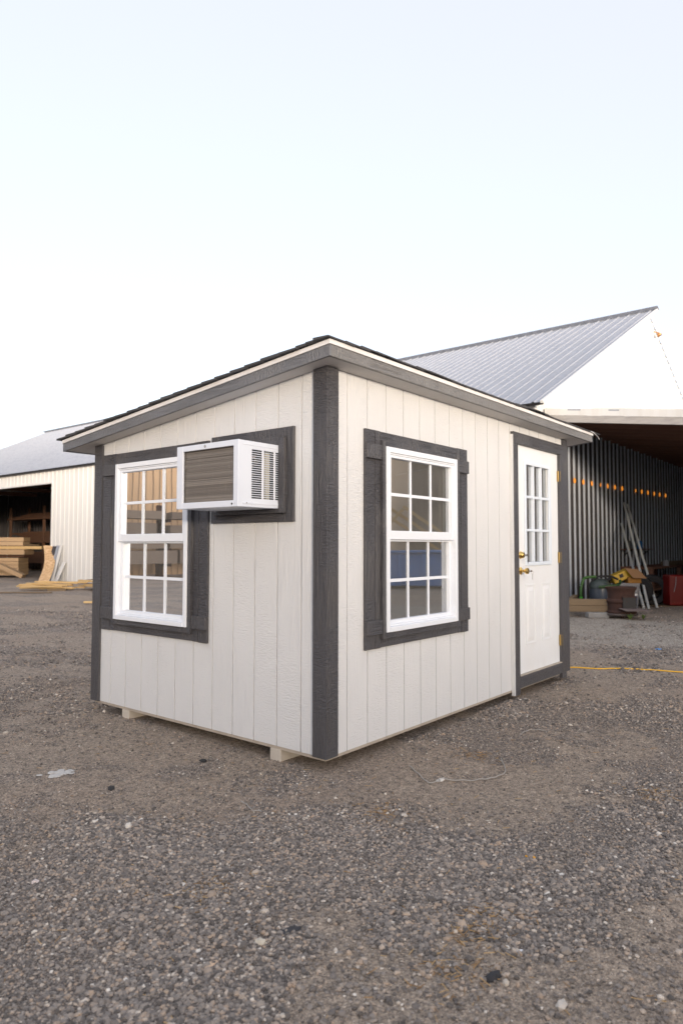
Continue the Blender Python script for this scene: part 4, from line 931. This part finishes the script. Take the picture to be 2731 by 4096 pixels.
# ------------------------------------------------------------------ timber clutter by the barn door
pc = (7.3, 16.3)
grp = 'yellow boards heaped in front of the barn'
def lumber_board(c, L, w_, h, rz, ry, rx, lab, mt='pine', group=grp, name='lumber_board', cat='board'):
    b = MB(); b.obox((0, 0, 0), (L, w_, h)); o = b.build(name, M[mt], bevel=.004)
    o.location = c; o.rotation_euler = (rx, ry, RZV+rz); tag(o, lab, cat, group); return o
lab = 'fresh yellow board in the loose heap in front of the barn'
for k in range(16):
    L = rnd.uniform(1.0, 1.5); lv = k//4
    lumber_board(at(pc, -.35+rnd.uniform(-.35, .45), rnd.uniform(-.2, .35), .06+lv*.055+rnd.uniform(0, .02)), L, .09, .04, rnd.uniform(-.28, .1), rnd.uniform(-.03, .05), rnd.uniform(-.1, .1), 'long fresh yellow board lying sideways in the left half of the heap')
for k in range(18):
    L = rnd.uniform(1.0, 1.7); lv = k//4
    lumber_board(at(pc, 1.1+rnd.uniform(-.3, .5), rnd.uniform(-.25, .6), .08+lv*.055+rnd.uniform(0, .02)), L, .09, .04, rnd.uniform(-1.0, -.55), rnd.uniform(-.03, .03), rnd.uniform(-.1, .1), 'fresh yellow board with its cut end facing forward, right half of the heap')
for a, bb, rz in ((.0, -.2, .2), (1.75, .3, -.2)):
    b = MB(); b.obox(at(pc, a, bb, .03), (.5, .09, .075), RZV+rz); o = b.build('bearer_block', M['rust'] if a else M['old_wood'], bevel=.004); tag(o, 'short brown bearer block under the left of the board heap' if not a else 'dark red bearer block under the right of the board heap', 'block')
lumber_board(at(pc, 1.3, 1.8, .33), 2.8, .15, .03, .1, -.09, 0, 'long greyish plank sloping across the top of the board heap', 'old_wood', None, 'plank', 'plank')
lumber_board(at((5.75, 16.6), -.2, 0, .02), 3.2, .10, .03, .0, 0, 0, 'thin brown board flat on the yard at the far left', 'old_wood', None)
lumber_board(at((5.45, 11.8), .45, 0, .03), .95, .10, .045, .02, 0, 0, 'lone pale board on the ground just left of the shed corner', 'pine', None)
lumber_board(at((4.35, 8.35), .42, -.2, .03), .8, .09, .04, .12, 0, 0, 'lone board with dark edge nearer the shed corner', 'pine', None)
lumber_board(at(pc, 1.55, -.35, .02), .55, .09, .02, -.35, 0, 0, 'thin grey slat lying before the board heap', 'old_wood', None)
# bent strand board
b = MB(); n = 12; B0_ = Vector((9.0, 20.55, GZ)); B1_ = Vector((9.93, 21.95, 1.22))
hw = Vector((rv.x, rv.y, 0))*.19
for i in range(n+1):
    t = i/n; c = B0_.lerp(B1_, t)+Vector((0, 0, -.0))+(fv*.10+rv*.09)*math.sin(math.pi*t)
    for s_ in (-1, 1):
        for o_ in (0, .014): b.v.append(tuple(c+hw*s_+fv*o_))
for i in range(n):
    k = i*4; b.f += [(k, k+2, k+6, k+4), (k+1, k+5, k+7, k+3), (k, k+4, k+5, k+1), (k+2, k+3, k+7, k+6)]
b.f += [(0, 1, 3, 2), (n*4, n*4+2, n*4+3, n*4+1)]
o = b.build('strand_board_panel', M['osb'], smooth=True); tag(o, 'bent orange-brown strand board leaning at the barn doorway', 'board')
for k, (yy, hgt, wd, mt, lb) in enumerate(((21.55, 1.20, .10, 'galv', 'dark galvanised strip leaning on the barn wall beside the strand board'), (21.30, 1.22, .07, 'roof_metal', 'grey metal channel leaning on the barn wall'), (21.08, 1.25, .06, 'white_metal', 'white metal trim leaning on the barn wall'), (20.85, .62, .10, 'white_metal', 'short bent white metal offcut at the foot of the barn wall'))):
    b = MB(); b.hexa([(9.60, yy-wd, GZ), (9.60, yy+wd, GZ), (9.64, yy+wd, GZ), (9.64, yy-wd, GZ), (9.93, yy-wd, hgt), (9.93, yy+wd, hgt), (9.97, yy+wd, hgt), (9.97, yy-wd, hgt)])
    o = b.build('metal_trim', M[mt], bevel=.003); tag(o, lb, 'metal strip')
# sheet stacks in the doorway (px scale about 96 px per metre there)
pc = (10.35, 26.3)
def slabs(c, a0, a1, z0, z1, dep, lab, name, mt, rz=0, n=1):
    t = thing(name, lab, 'stack', at(c, (a0+a1)/2, 0, z0)) if n > 1 else None
    for k in range(n):
        h = (z1-z0)/n; b = MB(); b.obox(at(c, (a0+a1)/2+(rnd.uniform(-.02, .02) if n > 1 else 0), rnd.uniform(0, .03) if n > 1 else 0, z0+h*(k+.5)), (a1-a0, dep, h*.93), RZV+rz)
        o = b.build('panel' if n > 1 else name, M[mt], t, .004)
    if n == 1: tag(o, lab, 'board')
    return t
slabs(pc, -1.6, .78, .08, .80, .9, 'lowest big stack of pale panel sheets by the barn doorway', 'panel_stack', 'ply', n=5)
slabs(pc, -1.6, 1.0, .93, 1.14, .9, 'stack of plywood sheets in the middle of the doorway pile', 'panel_stack', 'ply', n=4)
slabs(pc, -1.0, 1.62, 1.15, 1.28, .5, 'long beam lying across the doorway sheet stack', 'lumber_beam', 'pine')
slabs(pc, -1.6, .87, 1.29, 1.64, .6, 'thick brown boxed panel on top of the doorway pile', 'panel_stack', 'ply', n=2)
slabs(pc, -1.6, .95, .83, .90, .7, 'dark bearer beam under the plywood sheets', 'lumber_beam', 'rack_wood')
b = MB(); b.beam(at(pc, -1.3, -.75, 1.15), at(pc, 1.15, -.75, .06), .35, .16, (0, 0, 1)); o = b.build('lumber_beam', M['ply'], bevel=.004); tag(o, 'wide board sloping down in front of the doorway pile', 'board')
b = MB()
for _ in range(30): b.obox(at(pc, 1.0+rnd.uniform(-.2, .35), rnd.uniform(-.2, .2), 1.31+rnd.uniform(0, .04)), (rnd.uniform(.1, .35), .02, .012), RZV+rnd.uniform(-.6, .6), 0, rnd.uniform(-.2, .2))
o = b.build('kindling', M['old_wood']); tag(o, 'heap of splintered kindling on the doorway pile', 'kindling', kind='stuff')
# racks inside the barn
mb = MB(); ag(mb, lambda u, o, z: (u, BY1-.2-o, z), BX0+.1, 15.8, c0_(GZ), c0_(EZ), h=.03)  # dark sheets added so the barn interior reads as shaded
o = mb.build('shade_sheet', M['galv'], barn, fix=False); o['label'] = 'dark ribbed sheet added for shade at the far end wall'
mb = MB(); ag(mb, lambda u, o, z: (15.9-o, u, z), BY0+.1, BY1-.1, c0_(GZ), c0_(EZ), h=.03)
o = mb.build('shade_sheet', M['galv'], barn, fix=False); o['label'] = 'dark ribbed sheet added for shade behind the lumber rack'
rk = thing('lumber_rack', 'tall dark timber rack of brown lumber inside the barn', 'rack', (14.6, 28, GZ))
for yy in (20, 23.5, 27, 30.5, 34):
    for xx in (14.2, 15.2):
        b = MB(); b.box(xx-.05, xx+.05, yy-.05, yy+.05, GZ, 3.2); b.build('post', M['rack_wood'], rk)
for zz in (.40, 1.42, 2.60):
    b = MB(); b.box(14.1, 15.3, 19.8, 34.2, zz-.06, zz); b.build('shelf', M['rack_wood'], rk)
for zs, hgt, lb in ((.40, .5, 'brown lumber on the bottom shelf of the barn rack'), (1.42, .5, 'brown lumber on the middle shelf of the barn rack'), (2.60, .25, 'brown lumber on the top shelf of the barn rack')):
    t = thing('lumber_bundle', lb, 'lumber', (14.6, 27, zs)); z = zs+.001
    while z < zs+hgt:
        b = MB(); y = 20+rnd.uniform(0, .6)
        b.box(14.15+rnd.uniform(0, .06), 15.1, y, y+rnd.uniform(12, 13.5), z, z+.045); b.build('plank_layer', M['rack_wood'], t); z += .05
# ------------------------------------------------------------------ the yard behind the camera (seen in the window glass, plus added sun blockers)
def simple_barn(name, lab, cx, cy, heading, length, depth, eave, ridge, wm, rm, door=None):
    """front wall faces direction 'heading' (deg, compass)"""
    t = thing(name, lab, 'barn', (cx, cy, GZ)); h = math.radians(heading); n_ = Vector((math.sin(h), math.cos(h), 0)); u_ = Vector((n_.y, -n_.x, 0)); c = Vector((cx, cy, 0))
    W_ = lambda u, o, z: tuple(c+u_*u+n_*o+Vector((0, 0, z)))
    mb = MB(); ag(mb, W_, -length/2, length/2, c0_(GZ), c0_(eave), door or [], h=.035, minor=False); mb.build('wall', wm, t, fix=False)
    for s_ in (-1, 1):
        mb = MB(); mb.poly([W_(s_*length/2, 0, GZ), W_(s_*length/2, -depth, GZ), W_(s_*length/2, -depth, eave), W_(s_*length/2, -depth/2, ridge), W_(s_*length/2, 0, eave)], [(0, 1, 2, 3, 4)]); mb.build('wall', wm, t, fix=False)
    mb = MB(); mb.poly([W_(-length/2, -depth, GZ), W_(length/2, -depth, GZ), W_(length/2, -depth, eave), W_(-length/2, -depth, eave)], [(0, 1, 2, 3)]); mb.build('wall', wm, t, fix=False)
    for s_, e_ in ((0, .3), (-depth, -.3)):
        k = 1 if s_ == 0 else -1; sl = (ridge-eave)/(depth/2)
        mb = MB(); mb.poly([W_(-length/2-.3, s_+e_, eave-sl*.3), W_(length/2+.3, s_+e_, eave-sl*.3), W_(length/2+.3, -depth/2, ridge), W_(-length/2-.3, -depth/2, ridge)], [(0, 1, 2, 3)]); mb.build('roof', rm, t, fix=False)
    return t, W_
# unseen barn shapes added to block the low sun, heights set per section
def lateral(c):                      # a point 42 m towards the sun, c metres sideways
    return Vector((-24.1, -34.4, 0))+Vector((.819, -.574, 0))*c
for c, L, ev, rg, nm, lb in ((1.0, 10, 4.4, 5.7, 'sun_blocker', 'added low barn-shaped sun blocker behind the camera between two taller ones'),
                             (-16.1, 25, 8.8, 10.8, 'tall_sun_blocker', 'added tall barn-shaped sun blocker behind the camera, left of the low one'),
                             (19.6, 27, 6.6, 8.6, 'tall_sun_blocker', 'added tall barn-shaped sun blocker behind the camera, right of the low one')):
    wc = lateral(c); simple_barn(nm, lb, wc.x, wc.y, 35, L, 10, ev, rg, M['white_metal'], M['roof_metal'])
# north-west barn with sunlit ribbed wall and a lumber rack in front
nb, Wn = simple_barn('tall_barn', 'tall ribbed steel barn seen reflected in the left window', -17, 23, 165, 30, 10, 6.5, 8.0, metal_sheet('pale_tan_steel', (.50, .34, .20), .5, 0, (.3, .2, .12), .4), M['roof_metal'], [(4.5, 6.5, 2.2, 3.6)])
rk = thing('outdoor_rack', 'outdoor cantilever rack with boards in front of the tall barn', 'rack', Wn(0, 2, GZ))
for u in (-8, -5, -2, 1, 4, 7):
    b = MB(); b.box(u-.12, u+.12, 1.9, 2.1, GZ, 2.9, Wn)
    for z in (.5, 1.1, 1.7, 2.3): b.box(u-.06, u+.06, 2.1, 3.2, z-.12, z, Wn)
    b.build('rack_arm', M['rust'], rk)
M['board_stack'] = lumber('stored_boards', (.34, .27, .21), (.22, .17, .13))
for j, z in enumerate((.5, 1.1, 1.7, 2.3)):
    t = thing('board_stack', 'stored boards on rack level %s of the outdoor rack' % ('one', 'two', 'three', 'four')[j], 'boards', Wn(0, 2.7, z))
    u = -8.2
    while u < 7:
        L = rnd.uniform(2.4, 3.2); h = rnd.uniform(.50, .57) if j < 2 else rnd.uniform(.22, .44); b = MB(); b.box(u, u+L, 2.15, 3.15+rnd.uniform(0, .2), z+.002, z+h, Wn); b.build('board_bundle', M['board_stack'], t); u += L+rnd.uniform(.1, .6)
# dark workshop and blue dumpster reflected in the right window
db, Wd = simple_barn('dark_workshop', 'dark brown workshop behind the camera on the right, seen in the window glass', 30.2, -7.7, 315, 20, 10, 5.2, 6.4, metal_sheet('dark_brown_steel', (.20, .17, .14), .6, 0, (.12, .10, .08), .5), M['roof_metal'], [])
dm = thing('dumpster', 'blue steel dumpster seen reflected in the right window', 'dumpster', (15.2, -9.2, GZ))
Wm = lambda u, o, z: (15.4+(.54*u)+.84*o*0-(-.84)*0, -9.4+.84*u*.9-.5*o, z)
uD = Vector((.62, .78, 0)); nD = Vector((-.78, .62, 0)); cD = Vector((15.6, -9.3, 0))
Wm = lambda u, o, z: tuple(cD+uD*u+nD*o+Vector((0, 0, z)))
M['blue_steel'] = dirtied('blue_steel', (.05, .20, .52), (.12, .16, .25), .45, 3, .5)
b = MB(); b.box(-1.9, 1.9, -.9, .9, .0, 1.0, Wm); b.build('body', M['blue_steel'], dm, .03)
b = MB(); b.box(-2.0, 2.0, -1, 1, 1.001, 1.08, Wm); b.build('rim', M['blue_steel'], dm, .02)
for u in (-1.5, -.75, 0, .75, 1.5):
    b = MB(); b.box(u-.05, u+.05, .9, .98, .02, .98, Wm); b.build('stiffener', M['blue_steel'], dm)
ts = MB(); 
tr = thing('stacked_trusses', 'stack of pale timber trusses seen reflected in the right window', 'trusses', (14, -9.9, GZ))
for k in range(3):
    b = MB(); c = Vector((17.0+k*.5, -11.2-k*.9, 0))
    Wt = lambda u, z: c+uD*u+Vector((0, 0, z))
    b.beam(Wt(-2.6, 1.0), Wt(2.6, 1.0), .1, .14, nD); b.beam(Wt(-2.6, 1.0), Wt(-.2, 2.6), .1, .14, nD); b.beam(Wt(2.6, 1.0), Wt(.2, 2.6), .1, .14, nD); b.beam(Wt(-1.2, 1.0), Wt(0.2, 2.5), .1, .12, nD); b.beam(Wt(-2.3, GZ), Wt(-2.3, 1.0), .12, .12, nD); b.beam(Wt(2.3, GZ), Wt(2.3, 1.0), .12, .12, nD)
    b.build('truss', M['pine'], tr)
